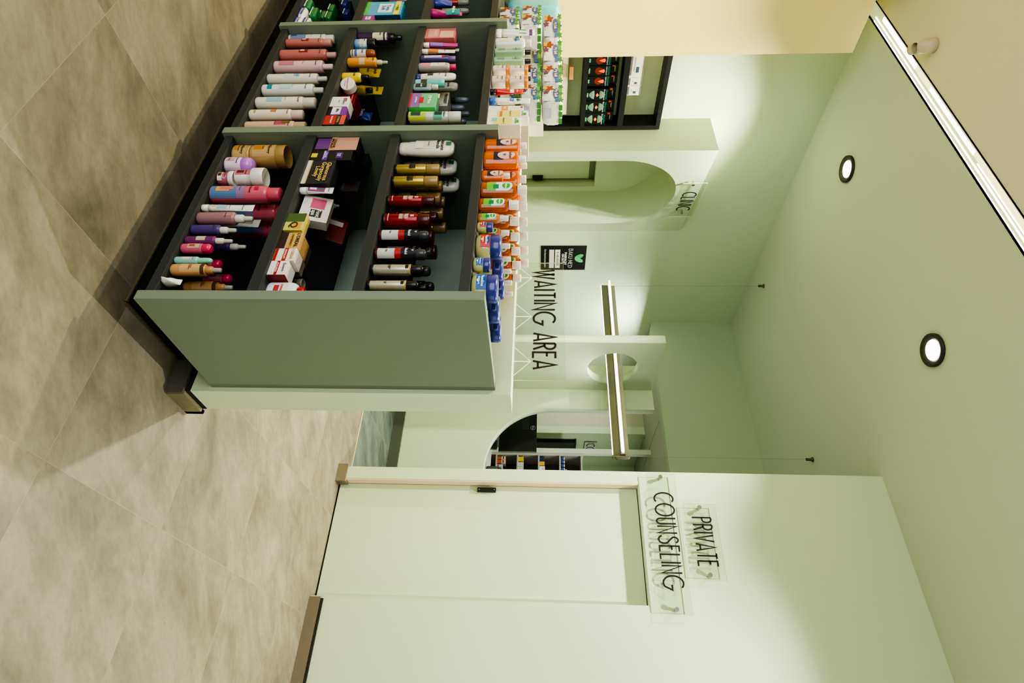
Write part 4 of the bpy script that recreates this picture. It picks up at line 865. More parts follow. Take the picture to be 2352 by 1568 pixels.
('oval', 1.3582, 1.4714, 1.1826, 0.0421, 0.103, 'small amber disinfectant bottle with green and white label, {}', 'bottle', {'n': 7, 'dx': 0.066, 'ov': 0.62, 'c': (209, 140, 79), 'liq': 1, 'k': (225, 218, 207), 'f': 0.72, 'cr': 0.46, 'nr': 0.42, 'sh': 0.16, 'dlab': (0.12, 0.8), 'txt': [('Dettol', 0.55, 0.17, (240, 245, 235))], 'g': 'small amber disinfectant bottles'}),
('vase', 1.359, 1.4295, 1.1826, 0.0399, 0.0527, 'small petroleum jelly jar with red label and blue lid', 'jar', {'n': 1, 'dx': 0.08, 'c': (202, 202, 135), 'k': (49, 56, 131), 'f': 0.62, 'ov': 0.8, 'vlab': (200, 44, 40), 'txt': [('Vaseline', 0.44, 0.13, (235, 240, 250)), ('COCOA', 0.3, 0.07, (235, 240, 250))], 'g': 'petroleum jelly jars'}),
('vase', 1.3849, 1.3617, 1.1826, 0.0939, 0.0831, 'large petroleum jelly jar with red label and blue lid, {}', 'jar', {'n': 3, 'dx': 0.105, 'c': (202, 202, 135), 'k': (49, 56, 131), 'f': 0.6, 'ov': 0.8, 'vlab': (206, 46, 42), 'txt': [('Vaseline', 0.44, 0.13, (235, 240, 250)), ('COCOA', 0.3, 0.07, (235, 240, 250))], 'g': 'petroleum jelly jars'}),
('vase', 1.3596, 1.2583, 1.1826, 0.0541, 0.0537, 'small petroleum jelly jar with blue label between the two large jars', 'jar', {'n': 1, 'dx': 0.08, 'c': (202, 202, 135), 'k': (49, 56, 131), 'f': 0.62, 'ov': 0.8, 'vlab': (30, 96, 180), 'txt': [('Vaseline', 0.44, 0.13, (235, 240, 250)), ('ORIGINAL', 0.3, 0.07, (235, 240, 250))], 'g': 'petroleum jelly jars'}),
('vase', 1.3792, 1.177, 1.1826, 0.103, 0.0807, 'large petroleum jelly jar with blue label, {}', 'jar', {'n': 3, 'dx': 0.105, 'c': (202, 202, 135), 'k': (49, 56, 131), 'f': 0.6, 'ov': 0.8, 'vlab': (28, 92, 178), 'txt': [('Vaseline', 0.44, 0.13, (235, 240, 250)), ('ORIGINAL', 0.3, 0.07, (235, 240, 250))], 'g': 'petroleum jelly jars'}),
('bottle', 1.3682, 2.6957, 0.2062, 0.0467, 0.2132, 'white blueberry body lotion with cream cap at the divider', 'bottle', {'c': (213, 210, 197), 'k': (220, 213, 196), 'f': 0.82, 'nr': 0.86, 'sh': 0.05, 'lab': [(0.06, 0.4, 60, (123, 131, 166)), (0.06, 0.2, 16, (74, 82, 134))], 'txt': [('SoGlowy', 0.74, 0.2, (110, 80, 70)), ('body lotion', 0.52, 0.1, (120, 90, 80))], 'g': 'body lotion bottles', 'cr': 0.86}),
('bottle', 1.3622, 2.65, 0.2062, 0.0426, 0.2134, 'rose brown body lotion with broad pink cap and fruit picture', 'bottle', {'c': (188, 114, 105), 'k': (199, 139, 130), 'f': 0.82, 'nr': 0.86, 'sh': 0.05, 'lab': [(0.36, 0.52, 30, (149, 46, 46)), (0.38, 0.46, 12, (222, 204, 156))], 'txt': [('SoGlowy', 0.74, 0.2, (110, 80, 70)), ('body lotion', 0.52, 0.1, (120, 90, 80))], 'g': 'body lotion bottles', 'cr': 0.86}),
('bottle', 1.3651, 2.5488, 0.2062, 0.0532, 0.2548, 'rose brown body lotion with narrow neck and fruit picture', 'bottle', {'c': (191, 114, 103), 'k': (201, 162, 155), 'f': 0.84, 'nr': 0.86, 'sh': 0.05, 'lab': [(0.36, 0.52, 30, (149, 46, 46)), (0.38, 0.46, 12, (222, 204, 156))], 'txt': [('SoGlowy', 0.74, 0.2, (110, 80, 70)), ('body lotion', 0.52, 0.1, (120, 90, 80))], 'g': 'body lotion bottles', 'cr': 0.5, 'rows': 1}),
('bottle', 1.366, 2.4521, 0.2062, 0.056, 0.261, 'large pale pink body lotion with folded pink cap', 'bottle', {'c': (218, 180, 180), 'k': (223, 197, 194), 'f': 0.84, 'nr': 0.86, 'sh': 0.05, 'lab': [(0.1, 0.36, 40, (198, 124, 133))], 'txt': [('SoGlowy', 0.74, 0.2, (110, 80, 70)), ('body lotion', 0.52, 0.1, (120, 90, 80))], 'g': 'body lotion bottles', 'cr': 0.46}),
('bottle', 1.3612, 2.3479, 0.2062, 0.0464, 0.2588, 'off white body lotion with blue swirl, beside the pale pink bottle', 'bottle', {'c': (221, 215, 200), 'k': (205, 202, 189), 'f': 0.85, 'nr': 0.86, 'sh': 0.05, 'lab': [(0.46, 0.56, 26, (127, 175, 201)), (0.3, 0.45, 40, (197, 205, 200))], 'txt': [('SoGlowy', 0.74, 0.2, (110, 80, 70)), ('body lotion', 0.52, 0.1, (120, 90, 80))], 'g': 'body lotion bottles', 'cr': 0.46}),
('bottle', 1.3644, 2.2663, 0.2062, 0.0528, 0.2602, 'off white body lotion with teal base label', 'bottle', {'c': (219, 219, 207), 'k': (211, 207, 194), 'f': 0.85, 'nr': 0.86, 'sh': 0.05, 'lab': [(0.1, 0.18, 40, (41, 136, 153)), (0.3, 0.5, 40, (173, 204, 204))], 'txt': [('SoGlowy', 0.74, 0.2, (110, 80, 70)), ('body lotion', 0.52, 0.1, (120, 90, 80))], 'g': 'body lotion bottles', 'cr': 0.46}),
('bottle', 1.3649, 2.1727, 0.2062, 0.0537, 0.2495, 'cream body lotion with pale blue diagonal band and wide cream cap', 'bottle', {'c': (224, 216, 198), 'k': (214, 205, 185), 'f': 0.8, 'nr': 0.86, 'sh': 0.05, 'lab': [(0.2, 0.46, 40, (154, 185, 202))], 'txt': [('SoGlowy', 0.74, 0.2, (110, 80, 70)), ('body lotion', 0.52, 0.1, (120, 90, 80))], 'g': 'body lotion bottles', 'cr': 0.86}),
('bottle', 1.3611, 2.0843, 0.2062, 0.0463, 0.2194, 'cream body lotion with orange blossom and pinkish cap', 'bottle', {'c': (226, 216, 198), 'k': (218, 191, 179), 'f': 0.79, 'nr': 0.86, 'sh': 0.05, 'lab': [(0.1, 0.14, 30, (184, 158, 98)), (0.42, 0.52, 20, (212, 131, 71))], 'txt': [('SoGlowy', 0.74, 0.2, (110, 80, 70)), ('body lotion', 0.52, 0.1, (120, 90, 80))], 'g': 'body lotion bottles', 'cr': 0.86}),
('bottle', 1.3679, 2.0142, 0.2062, 0.0459, 0.2452, 'peach body lotion with pink tulip picture half hidden by the divider', 'bottle', {'c': (216, 178, 146), 'k': (191, 167, 129), 'f': 0.82, 'nr': 0.86, 'sh': 0.05, 'lab': [(0.5, 0.7, 30, (195, 78, 113)), (0.62, 0.76, 16, (116, 107, 47))], 'txt': [('SoGlowy', 0.74, 0.2, (110, 80, 70)), ('body lotion', 0.52, 0.1, (120, 90, 80))], 'g': 'body lotion bottles', 'cr': 0.86}),
('bottle', 1.3665, 2.6947, 0.5337, 0.0486, 0.2066, 'purple and cream pump bottle with black pump top', 'pump bottle', {'c': (69, 40, 77), 'k': (20, 18, 18), 'f': 0.72, 'cr': 0.8, 'nr': 0.7, 'sh': 0.05, 'ct': 'spray', 'lab': [(0.36, 0.68, 80, (212, 205, 174)), (0.6, 0.64, 80, (59, 42, 59))], 'txt': [('Bantu', 0.54, 0.24, (30, 26, 26))]}),
('jar', 1.3645, 2.6342, 0.5337, 0.05, 0.0964, 'blue and white hair food jar with black lid', 'jar', {'c': (117, 160, 199), 'k': (20, 20, 22), 'f': 0.62, 'cr': 1.06, 'lab': [(0.26, 0.4, 80, (213, 208, 165)), (0.42, 0.6, 80, (221, 220, 211))], 'txt': [('Aunt', 0.5, 0.2, (20, 20, 20))]}),
('bottle', 1.3582, 2.541, 0.5337, 0.0404, 0.1106, 'white bottle with brown shoulder and blue label stripe', 'bottle', {'c': (219, 212, 198), 'k': (141, 76, 47), 'f': 0.64, 'cr': 0.98, 'nr': 0.98, 'sh': 0.02, 'ct': 'dome', 'lab': [(0.18, 0.28, 80, (94, 103, 163)), (0.08, 0.12, 80, (115, 98, 47))], 'txt': [('GLOVE', 0.5, 0.26, (40, 40, 80))]}),
('bottle', 1.3589, 2.4701, 0.5337, 0.0417, 0.1775, 'orange heat protect bottle with pale spray top', 'spray bottle', {'c': (222, 148, 45), 'k': (204, 195, 167), 'f': 0.73, 'cr': 0.52, 'nr': 0.55, 'sh': 0.03, 'ct': 'spray', 'lab': [(0.3, 0.45, 80, (223, 180, 137))], 'txt': [('DERMA', 0.66, 0.22, (110, 60, 10)), ('spray', 0.52, 0.14, (110, 60, 10))]}),
('tube', 1.4596, 2.561, 0.5337, 0.0726, 0.1062, 'yellow hair glue tube standing wide end up, {}', 'tube', {'n': 1, 'c': (221, 193, 38), 'k': (24, 22, 20), 'f': 0.14, 'lab': [], 'txt': [('got2b', 0.8, 0.22, (24, 22, 16)), ('GLUED', 0.5, 0.16, (40, 36, 16))], 'g': 'yellow hair gel tubes'}),
('tube', 1.5054, 2.4916, 0.5337, 0.0642, 0.1196, 'yellow hair glue tube beside the white powder tin', 'tube', {'n': 1, 'c': (217, 186, 36), 'k': (24, 22, 20), 'f': 0.14, 'lab': [], 'txt': [('got2b', 0.8, 0.22, (24, 22, 16))], 'g': 'yellow hair gel tubes'}),
('bottle', 1.3602, 2.3531, 0.5337, 0.041, 0.1119, 'small yellow hair product bottle with black screw cap at the front', 'bottle', {'c': (225, 197, 42), 'k': (24, 22, 22), 'f': 0.74, 'cr': 0.62, 'nr': 0.4, 'sh': 0.1, 'lab': [], 'txt': [('got2b', 0.5, 0.3, (24, 22, 16))], 'g': 'yellow bottles with black caps'}),
('bottle', 1.4405, 2.3871, 0.5337, 0.041, 0.1044, 'small yellow hair product bottle with black screw cap behind the powder tin', 'bottle', {'c': (196, 170, 36), 'k': (24, 22, 22), 'f': 0.74, 'cr': 0.62, 'nr': 0.4, 'sh': 0.1, 'lab': [], 'txt': [], 'g': 'yellow bottles with black caps'}),
('disc', 1.37, 2.306, 0.5337, 0.0512, 0.0632, 'round white powder tin standing on edge with red lettering', 'tin', {'c': (225, 220, 209), 'txt': [('TRANSLUCENT', 0.0, 0.13, (200, 60, 60)), ('loose powder', -0.16, 0.08, (70, 60, 60))]}),
('box', 1.4, 2.2579, 0.5337, 0.0848, 0.0625, 'dark red night cream carton behind the white carton', 'box', {'d': 0.075, 'c': (138, 26, 28), 'lab': [(0.1, 0.7, 0.9, 0.8, (183, 123, 114))], 'txt': [('KORRECT', 0.5, 0.5, 0.14, (206, 120, 110))]}),
('box', 1.338, 2.1404, 0.5337, 0.069, 0.0716, 'white face serum carton standing above the purple carton', 'box', {'d': 0.06, 'c': (225, 220, 209), 'lab': [(0.2, 0.82, 0.5, 0.9, (178, 66, 66))], 'txt': [('Eucerin', 0.5, 0.78, 0.18, (60, 60, 80)), ('cream', 0.5, 0.5, 0.1, (110, 110, 110))]}),
('box', 1.338, 2.076, 0.5337, 0.0578, 0.0746, 'black and violet eyelash carton with white plaque', 'box', {'d': 0.045, 'c': (119, 67, 144), 'lab': [(0, 0, 1, 0.22, (30, 26, 32)), (0.08, 0.24, 0.92, 0.72, (222, 215, 220))], 'txt': [('Blis', 0.5, 0.55, 0.24, (60, 40, 70))]}),
('box', 1.338, 2.0137, 0.5337, 0.061, 0.0843, 'red and black beard care carton with orange corner', 'box', {'d': 0.045, 'c': (51, 44, 44), 'lab': [(0, 0.0, 1, 0.56, (182, 59, 55)), (0, 0.78, 1, 1, (212, 90, 69))], 'txt': [("L'OREAL", 0.5, 0.68, 0.16, (206, 160, 100)), ('REVITALIFT', 0.5, 0.35, 0.13, (240, 225, 215))]}),
('pouch', 1.5527, 2.3603, 0.5337, 0.0653, 0.08, 'dark blue foil pack lying far back on the shelf', 'pack', {'c': (37, 62, 131), 'txt': [('Durex', 0.5, 0.2, (200, 210, 230))]}),
('box', 1.338, 2.6755, 0.858, 0.087, 0.1378, 'pink perfume carton under the top shelf by the divider', 'box', {'d': 0.05, 'c': (204, 116, 111), 'lab': [(0.1, 0.1, 0.9, 0.45, (216, 153, 141)), (0.3, 0.5, 0.95, 0.95, (223, 172, 155))], 'txt': [('ECLAT', 0.5, 0.35, 0.14, (240, 215, 205))]}),
('tube', 1.3994, 2.6412, 0.858, 0.0229, 0.1514, 'white toothpaste tube with teal bubbles', 'tube', {'c': (223, 223, 213), 'k': (215, 212, 201), 'f': 0.16, 'lab': [(0.25, 0.6, 30, (192, 215, 213))], 'txt': [('80', 0.7, 0.3, (60, 140, 150))]}),
('tube', 1.3529, 2.5981, 0.858, 0.0298, 0.1546, 'magenta and lilac foil toothpaste tube', 'tube', {'c': (195, 52, 138), 'k': (221, 216, 207), 'f': 0.17, 'lab': [(0.2, 0.58, 90, (150, 116, 184))], 'txt': []}),
('tube', 1.3528, 2.542, 0.858, 0.0296, 0.1479, 'white and orange kids toothpaste tube', 'tube', {'c': (228, 220, 202), 'k': (224, 212, 193), 'f': 0.18, 'lab': [(0.2, 0.5, 90, (216, 130, 53))], 'txt': [('aqua', 0.7, 0.3, (80, 60, 90))]}),
('bottle', 1.3544, 2.4793, 0.858, 0.0328, 0.1553, 'dark violet mouthwash bottle with purple cap', 'bottle', {'c': (72, 65, 115), 'k': (120, 94, 137), 'f': 0.82, 'cr': 0.8, 'nr': 0.8, 'sh': 0.04, 'lab': [(0.12, 0.62, 34, (205, 182, 205)), (0.62, 0.7, 34, (177, 48, 65))], 'txt': []}),
('bottle', 1.3577, 2.4179, 0.858, 0.0394, 0.1622, 'clear mouthwash bottle with pink cap and white label', 'bottle', {'c': (168, 160, 148), 'k': (212, 61, 104), 'f': 0.84, 'cr': 0.7, 'nr': 0.6, 'sh': 0.08, 'lab': [(0.08, 0.34, 40, (218, 135, 153)), (0.34, 0.72, 40, (221, 216, 202))], 'txt': [('Co', 0.55, 0.2, (160, 120, 60))]}),
('bottle', 1.3528, 2.3357, 0.858, 0.0454, 0.1701, 'white body wash bottle with rounded top and bird emblem', 'bottle', {'ov': 0.6, 'inv': 1, 'c': (221, 217, 202), 'k': (54, 63, 123), 'lab': [(0.3, 0.44, 20, (52, 60, 78))], 'txt': [('Dove', 0.76, 0.3, (60, 70, 110)), ('o', 0.6, 0.3, (40, 60, 100))], 'g': 'white body wash bottles'}),
('bottle', 1.4375, 2.3983, 0.858, 0.0584, 0.1638, 'white body wash bottle with rounded top standing one row back', 'bottle', {'ov': 0.6, 'inv': 1, 'c': (195, 191, 174), 'k': (54, 63, 123), 'lab': [], 'txt': [('Dove', 0.76, 0.3, (60, 70, 110))], 'g': 'white body wash bottles'}),
('bottle', 1.3582, 2.2953, 0.858, 0.0333, 0.1249, 'turquoise roll on stick with black printed base', 'roll on', {'c': (101, 191, 180), 'k': (106, 200, 188), 'f': 0.78, 'cr': 0.96, 'nr': 1, 'sh': 0.01, 'lab': [(0.04, 0.2, 80, (154, 203, 189)), (0.22, 0.42, 80, (69, 64, 61))], 'txt': []}),
('bottle', 1.3498, 2.2556, 0.858, 0.044, 0.102, 'clear mouthwash flask with dark oval label and cream cap', 'bottle', {'ov': 0.5, 'c': (142, 159, 155), 'k': (220, 215, 189), 'f': 0.76, 'cr': 0.46, 'nr': 0.4, 'sh': 0.16, 'lab': [(0.1, 0.56, 40, (42, 63, 63))], 'txt': [('OralB', 0.34, 0.24, (196, 210, 206))]}),
('tube', 1.3765, 2.232, 0.858, 0.0335, 0.1086, 'white toothpaste tube with strawberry kids print', 'tube', {'c': (227, 222, 208), 'k': (222, 215, 198), 'f': 0.12, 'lab': [(0.3, 0.62, 40, (132, 183, 115)), (0.36, 0.56, 20, (195, 95, 86))], 'txt': [('Jordan', 0.86, 0.26, (40, 60, 120))]}),
('box', 1.338, 2.1426, 0.858, 0.0984, 0.1099, 'green and violet intimate care carton with red heart badge', 'box', {'d': 0.055, 'side': (102, 196, 114), 'c': (102, 179, 131), 'lab': [(0, 0.0, 1, 0.42, (139, 96, 156)), (0, 0.0, 1, 0.08, (178, 58, 84)), (0.3, 0.36, 0.7, 0.52, (182, 48, 65))], 'txt': [('FEMINA', 0.5, 0.74, 0.15, (235, 245, 235)), ('probiotic', 0.5, 0.25, 0.1, (230, 220, 235))]}),
('box', 1.43, 2.2953, 0.858, 0.1019, 0.1327, 'white grey carton behind the green and violet carton', 'box', {'d': 0.07, 'c': (195, 189, 174), 'lab': [], 'txt': [('PROGEST', 0.5, 0.9, 0.15, (40, 40, 40))]}),
('bottle', 1.5147, 2.4197, 0.858, 0.0294, 0.2026, 'grey capped deodorant stick behind the white grey carton, {}', 'deodorant stick', {'n': 3, 'dx': 0.07, 'c': (71, 76, 87), 'k': (113, 120, 132), 'f': 0.7, 'cr': 0.92, 'nr': 0.9, 'sh': 0.03, 'ct': 'dome', 'lab': [(0.3, 0.6, 30, (51, 54, 59))], 'txt': [], 'g': 'grey capped deodorant sticks'}),
('bottle', 1.5146, 2.3585, 0.858, 0.0291, 0.1896, 'grey capped deodorant stick behind the green carton, {}', 'deodorant stick', {'n': 3, 'dx': 0.07, 'c': (71, 76, 87), 'k': (113, 120, 132), 'f': 0.7, 'cr': 0.92, 'nr': 0.9, 'sh': 0.03, 'ct': 'dome', 'lab': [(0.3, 0.6, 30, (51, 54, 59))], 'txt': [], 'g': 'grey capped deodorant sticks'}),
('bottle', 1.4319, 2.1767, 0.858, 0.0239, 0.1985, 'grey capped deodorant stick behind the spray can, {}', 'deodorant stick', {'n': 3, 'dx': 0.07, 'c': (71, 76, 87), 'k': (113, 120, 132), 'f': 0.7, 'cr': 0.92, 'nr': 0.9, 'sh': 0.03, 'ct': 'dome', 'lab': [(0.3, 0.6, 30, (51, 54, 59))], 'txt': [], 'g': 'grey capped deodorant sticks'}),
('can', 1.3615, 2.0556, 0.858, 0.0471, 0.2156, 'tall white spray can with yellow and green leaf print', 'spray can', {'c': (205, 205, 188), 'k': (211, 207, 190), 'f': 0.78, 'cr': 1.0, 'lab': [(0.04, 0.36, 80, (190, 199, 73)), (0.08, 0.26, 34, (43, 77, 60)), (0.5, 0.66, 70, (97, 171, 148)), (0.52, 0.66, 30, (33, 68, 59))], 'txt': [('SatiSkin', 0.7, 0.26, (30, 80, 60))]}),
('tube', 1.3513, 2.7057, 1.1826, 0.0266, 0.1757, 'white cream tube with violet end standing on its cap, nearer the divider', 'tube', {'c': (227, 226, 215), 'k': (223, 220, 209), 'f': 0.14, 'lab': [(0.86, 0.94, 90, (99, 56, 125)), (0.6, 0.8, 12, (67, 144, 110))], 'txt': [], 'g': 'white tubes with violet ends'}),
('tube', 1.3521, 2.6787, 1.1826, 0.0282, 0.1764, 'white cream tube with violet end standing on its cap, second from the divider', 'tube', {'c': (227, 226, 215), 'k': (223, 220, 209), 'f': 0.14, 'lab': [(0.86, 0.94, 90, (99, 56, 125)), (0.6, 0.8, 12, (67, 144, 110))], 'txt': [], 'g': 'white tubes with violet ends'}),
('bottle', 1.3578, 2.6111, 1.1826, 0.0565, 0.1613, 'white baby lotion bottle with blue bear badge', 'bottle', {'ov': 0.7, 'c': (225, 221, 208), 'k': (221, 215, 198), 'f': 0.84, 'cr': 0.52, 'nr': 0.5, 'sh': 0.12, 'lab': [(0.1, 0.4, 30, (222, 218, 184)), (0.52, 0.68, 22, (97, 140, 183))], 'txt': [('Sanosan', 0.58, 0.2, (70, 80, 140))]}),
('bottle', 1.3562, 2.5299, 1.1826, 0.0363, 0.1608, 'pale green dark capped bottle beside the white bottle, {}', 'bottle', {'n': 2, 'dx': 0.08, 'c': (151, 180, 139), 'k': (35, 32, 29), 'f': 0.84, 'cr': 0.56, 'nr': 0.5, 'sh': 0.1, 'lab': [(0.5, 0.72, 30, (131, 160, 123)), (0.1, 0.3, 30, (121, 147, 112))], 'txt': [('avent', 0.6, 0.22, (60, 90, 60))], 'g': 'pale green bottles with dark caps'}),
('bottle', 1.356, 2.454, 1.1826, 0.0359, 0.1621, 'pale green dark capped bottle beside the stacked jars, {}', 'bottle', {'n': 2, 'dx': 0.08, 'c': (151, 180, 139), 'k': (35, 32, 29), 'f': 0.84, 'cr': 0.56, 'nr': 0.5, 'sh': 0.1, 'lab': [(0.5, 0.72, 30, (131, 160, 123)), (0.1, 0.3, 30, (121, 147, 112))], 'txt': [('avent', 0.6, 0.22, (60, 90, 60))], 'g': 'pale green bottles with dark caps'}),
('jar', 1.3584, 2.3884, 1.1826, 0.0407, 0.071, 'pale hair gel jar with orange lid, bottom of the stack beside the green bottles', 'jar', {'c': (218, 196, 174), 'k': (226, 140, 45), 'f': 0.82, 'cr': 1.02, 'lab': [(0.08, 0.78, 60, (221, 204, 183))], 'txt': [('Bantu', 0.62, 0.24, (60, 90, 50)), ('strong', 0.36, 0.14, (200, 80, 40))], 'g': 'gel jars with orange lids'}),
('jar', 1.3583, 2.3848, 1.2541, 0.0406, 0.0804, 'pale hair gel jar with orange lid, top of the stack beside the green bottles', 'jar', {'c': (218, 196, 174), 'k': (226, 140, 45), 'f': 0.82, 'cr': 1.02, 'lab': [(0.08, 0.78, 60, (221, 204, 183))], 'txt': [('Bantu', 0.62, 0.24, (60, 90, 50)), ('strong', 0.36, 0.14, (200, 80, 40))], 'g': 'gel jars with orange lids'}),
('jar', 1.3632, 2.3058, 1.1826, 0.0504, 0.0738, 'pale hair gel jar with orange lid, bottom of the stack beside the red tube', 'jar', {'c': (218, 196, 174), 'k': (226, 140, 45), 'f': 0.82, 'cr': 1.02, 'lab': [(0.08, 0.78, 60, (221, 204, 183))], 'txt': [('Bantu', 0.62, 0.24, (60, 90, 50)), ('strong', 0.36, 0.14, (200, 80, 40))], 'g': 'gel jars with orange lids'}),
('jar', 1.3631, 2.3025, 1.2569, 0.0502, 0.0791, 'pale hair gel jar with orange lid, top of the stack beside the red tube', 'jar', {'c': (218, 196, 174), 'k': (226, 140, 45), 'f': 0.82, 'cr': 1.02, 'lab': [(0.08, 0.78, 60, (221, 204, 183))], 'txt': [('Bantu', 0.62, 0.24, (60, 90, 50)), ('strong', 0.36, 0.14, (200, 80, 40))], 'g': 'gel jars with orange lids'}),
('tube', 1.3545, 2.2196, 1.1826, 0.033, 0.1355, 'red cream tube standing on its black cap', 'tube', {'c': (197, 44, 44), 'k': (22, 20, 20), 'f': 0.16, 'lab': [(0.6, 0.72, 60, (218, 201, 197))], 'txt': [('adidas', 0.82, 0.24, (240, 225, 220))]}),
('tube', 1.3568, 2.156, 1.1826, 0.0376, 0.1653, 'white lotion tube with blue cap and blue badge', 'tube', {'c': (227, 224, 211), 'k': (58, 92, 170), 'f': 0.15, 'lab': [(0.5, 0.6, 40, (78, 121, 181)), (0.66, 0.76, 16, (65, 125, 90))], 'txt': [('Cetaphil', 0.7, 0.2, (30, 60, 110)), ('PRO', 0.55, 0.14, (235, 235, 240))]}),
('box', 1.338, 2.0796, 1.1826, 0.0306, 0.1396, 'white and orange sunscreen carton with number 50 beside the white tube', 'box', {'d': 0.05, 'c': (229, 223, 208), 'lab': [(0.05, 0.38, 0.95, 0.56, (227, 159, 64)), (0.2, 0.92, 0.5, 0.98, (185, 47, 47))], 'txt': [('50', 0.5, 0.47, 0.4, (245, 240, 220))], 'g': 'sunscreen cartons'}),
('box', 1.338, 2.0411, 1.1826, 0.0445, 0.1592, 'white and yellow sunscreen carton with green leaf mark', 'box', {'d': 0.04, 'c': (231, 227, 208), 'lab': [(0.05, 0.25, 0.95, 0.8, (225, 211, 112)), (0.1, 0.3, 0.9, 0.36, (216, 113, 70)), (0.4, 0.88, 0.7, 0.95, (65, 143, 82))], 'txt': [('Garnier', 0.5, 0.86, 0.2, (60, 130, 80)), ('Vitamin C', 0.5, 0.56, 0.17, (60, 60, 40))], 'g': 'sunscreen cartons'}),
('box', 1.338, 1.9936, 1.1826, 0.051, 0.1298, 'white and yellow serum carton with teal square at the divider', 'box', {'d': 0.06, 'c': (231, 227, 208), 'lab': [(0.05, 0.2, 0.95, 0.75, (225, 211, 112)), (0.1, 0.14, 0.5, 0.3, (117, 186, 186)), (0.4, 0.88, 0.7, 0.95, (65, 143, 82))], 'txt': [('Garnier', 0.5, 0.86, 0.2, (60, 130, 80)), ('Vitamin C', 0.5, 0.5, 0.17, (60, 60, 40))], 'g': 'sunscreen cartons'}),
('box', 1.41, 2.0438, 1.1826, 0.058, 0.1266, 'beige printed serum carton just past the divider', 'box', {'d': 0.05, 'c': (209, 180, 151), 'lab': [(0.1, 0.55, 0.9, 0.9, (216, 188, 160))], 'txt': [('DIRECTIONS\nfor use daily', 0.5, 0.7, 0.1, (110, 80, 60))], 'g': 'beige serum cartons'}),
('box', 1.462, 2.0148, 1.1826, 0.0514, 0.1269, 'beige printed serum carton behind the first orange bottle', 'box', {'d': 0.05, 'c': (207, 176, 147), 'txt': [], 'g': 'beige serum cartons'}),
('box', 1.5, 2.244, 1.1826, 0.0541, 0.1549, 'small cream carton with orange print behind the sunscreen cartons, first from the front', 'box', {'d': 0.04, 'c': (219, 205, 180), 'lab': [(0.1, 0.3, 0.9, 0.9, (223, 206, 180))], 'txt': [('face\nserum', 0.5, 0.6, 0.2, (220, 120, 60))], 'g': 'small cream cartons'}),
('box', 1.545, 2.2563, 1.1826, 0.0543, 0.1541, 'small cream carton with orange print behind the sunscreen cartons, second from the front', 'box', {'d': 0.04, 'c': (219, 205, 180), 'lab': [(0.1, 0.3, 0.9, 0.9, (223, 206, 180))], 'txt': [('face\nserum', 0.5, 0.6, 0.2, (220, 120, 60))], 'g': 'small cream cartons'}),
('box', 1.59, 2.2668, 1.1826, 0.0546, 0.1533, 'small cream carton with orange print behind the sunscreen cartons, third from the front', 'box', {'d': 0.04, 'c': (219, 205, 180), 'lab': [(0.1, 0.3, 0.9, 0.9, (223, 206, 180))], 'txt': [('face\nserum', 0.5, 0.6, 0.2, (220, 120, 60))], 'g': 'small cream cartons'}),
('box', 1.635, 2.2755, 1.1826, 0.0548, 0.1525, 'small cream carton with orange print behind the sunscreen cartons, fourth from the front', 'box', {'d': 0.04, 'c': (219, 205, 180), 'lab': [(0.1, 0.3, 0.9, 0.9, (223, 206, 180))], 'txt': [('face\nserum', 0.5, 0.6, 0.2, (220, 120, 60))], 'g': 'small cream cartons'}),
('box', 1.68, 2.2824, 1.1826, 0.055, 0.1518, 'small cream carton with orange print behind the sunscreen cartons, rearmost', 'box', {'d': 0.04, 'c': (219, 205, 180), 'lab': [(0.1, 0.3, 0.9, 0.9, (223, 206, 180))], 'txt': [('face\nserum', 0.5, 0.6, 0.2, (220, 120, 60))], 'g': 'small cream cartons'}),
('pack', 1.36, 2.9136, 1.1826, 0.0905, 0.104, 'white tissue roll pack, lowest row, nearest the left edge of the shelves', 'tissue pack', {'d': 0.14, 'c': (223, 220, 207), 'txt': [('My Soft', 0.68, 0.15, (240, 235, 120))], 'g': 'wrapped tissue packs'}),
('pack', 1.36, 2.8247, 1.1826, 0.0872, 0.104, 'white tissue roll pack, lowest row, next to the shelf divider', 'tissue pack', {'d': 0.14, 'c': (223, 220, 207), 'txt': [('My Soft', 0.68, 0.15, (240, 235, 120))], 'g': 'wrapped tissue packs'}),
('pack', 1.38, 2.9674, 1.2876, 0.0879, 0.104, 'white tissue roll pack, middle row at the front, nearest the left edge', 'tissue pack', {'d': 0.14, 'c': (223, 220, 207), 'txt': [('My Soft', 0.68, 0.15, (240, 235, 120))], 'g': 'wrapped tissue packs'}),
('pack', 1.38, 2.8707, 1.2876, 0.1056, 0.104, 'white tissue roll pack, middle row at the front, above the divider', 'tissue pack', {'d': 0.14, 'c': (223, 220, 207), 'txt': [('My Soft', 0.68, 0.15, (240, 235, 120))], 'g': 'wrapped tissue packs'}),
('pack', 1.58, 3.1435, 1.2876, 0.1468, 0.104, 'white tissue roll pack, middle row behind the two white tubes', 'tissue pack', {'d': 0.14, 'c': (223, 220, 207), 'txt': [('My Soft', 0.68, 0.15, (240, 235, 120))], 'g': 'wrapped tissue packs'}),
('pack', 1.58, 2.9528, 1.2876, 0.2346, 0.104, 'white tissue roll pack, middle row behind the green bottles', 'tissue pack', {'d': 0.14, 'c': (223, 220, 207), 'txt': [('My Soft', 0.68, 0.15, (240, 235, 120))], 'g': 'wrapped tissue packs'}),
('pack', 1.58, 2.7469, 1.2876, 0.177, 0.104, 'white tissue roll pack, middle row behind the orange lidded jars', 'tissue pack', {'d': 0.14, 'c': (223, 220, 207), 'txt': [('My Soft', 0.68, 0.15, (240, 235, 120))], 'g': 'wrapped tissue packs'}),
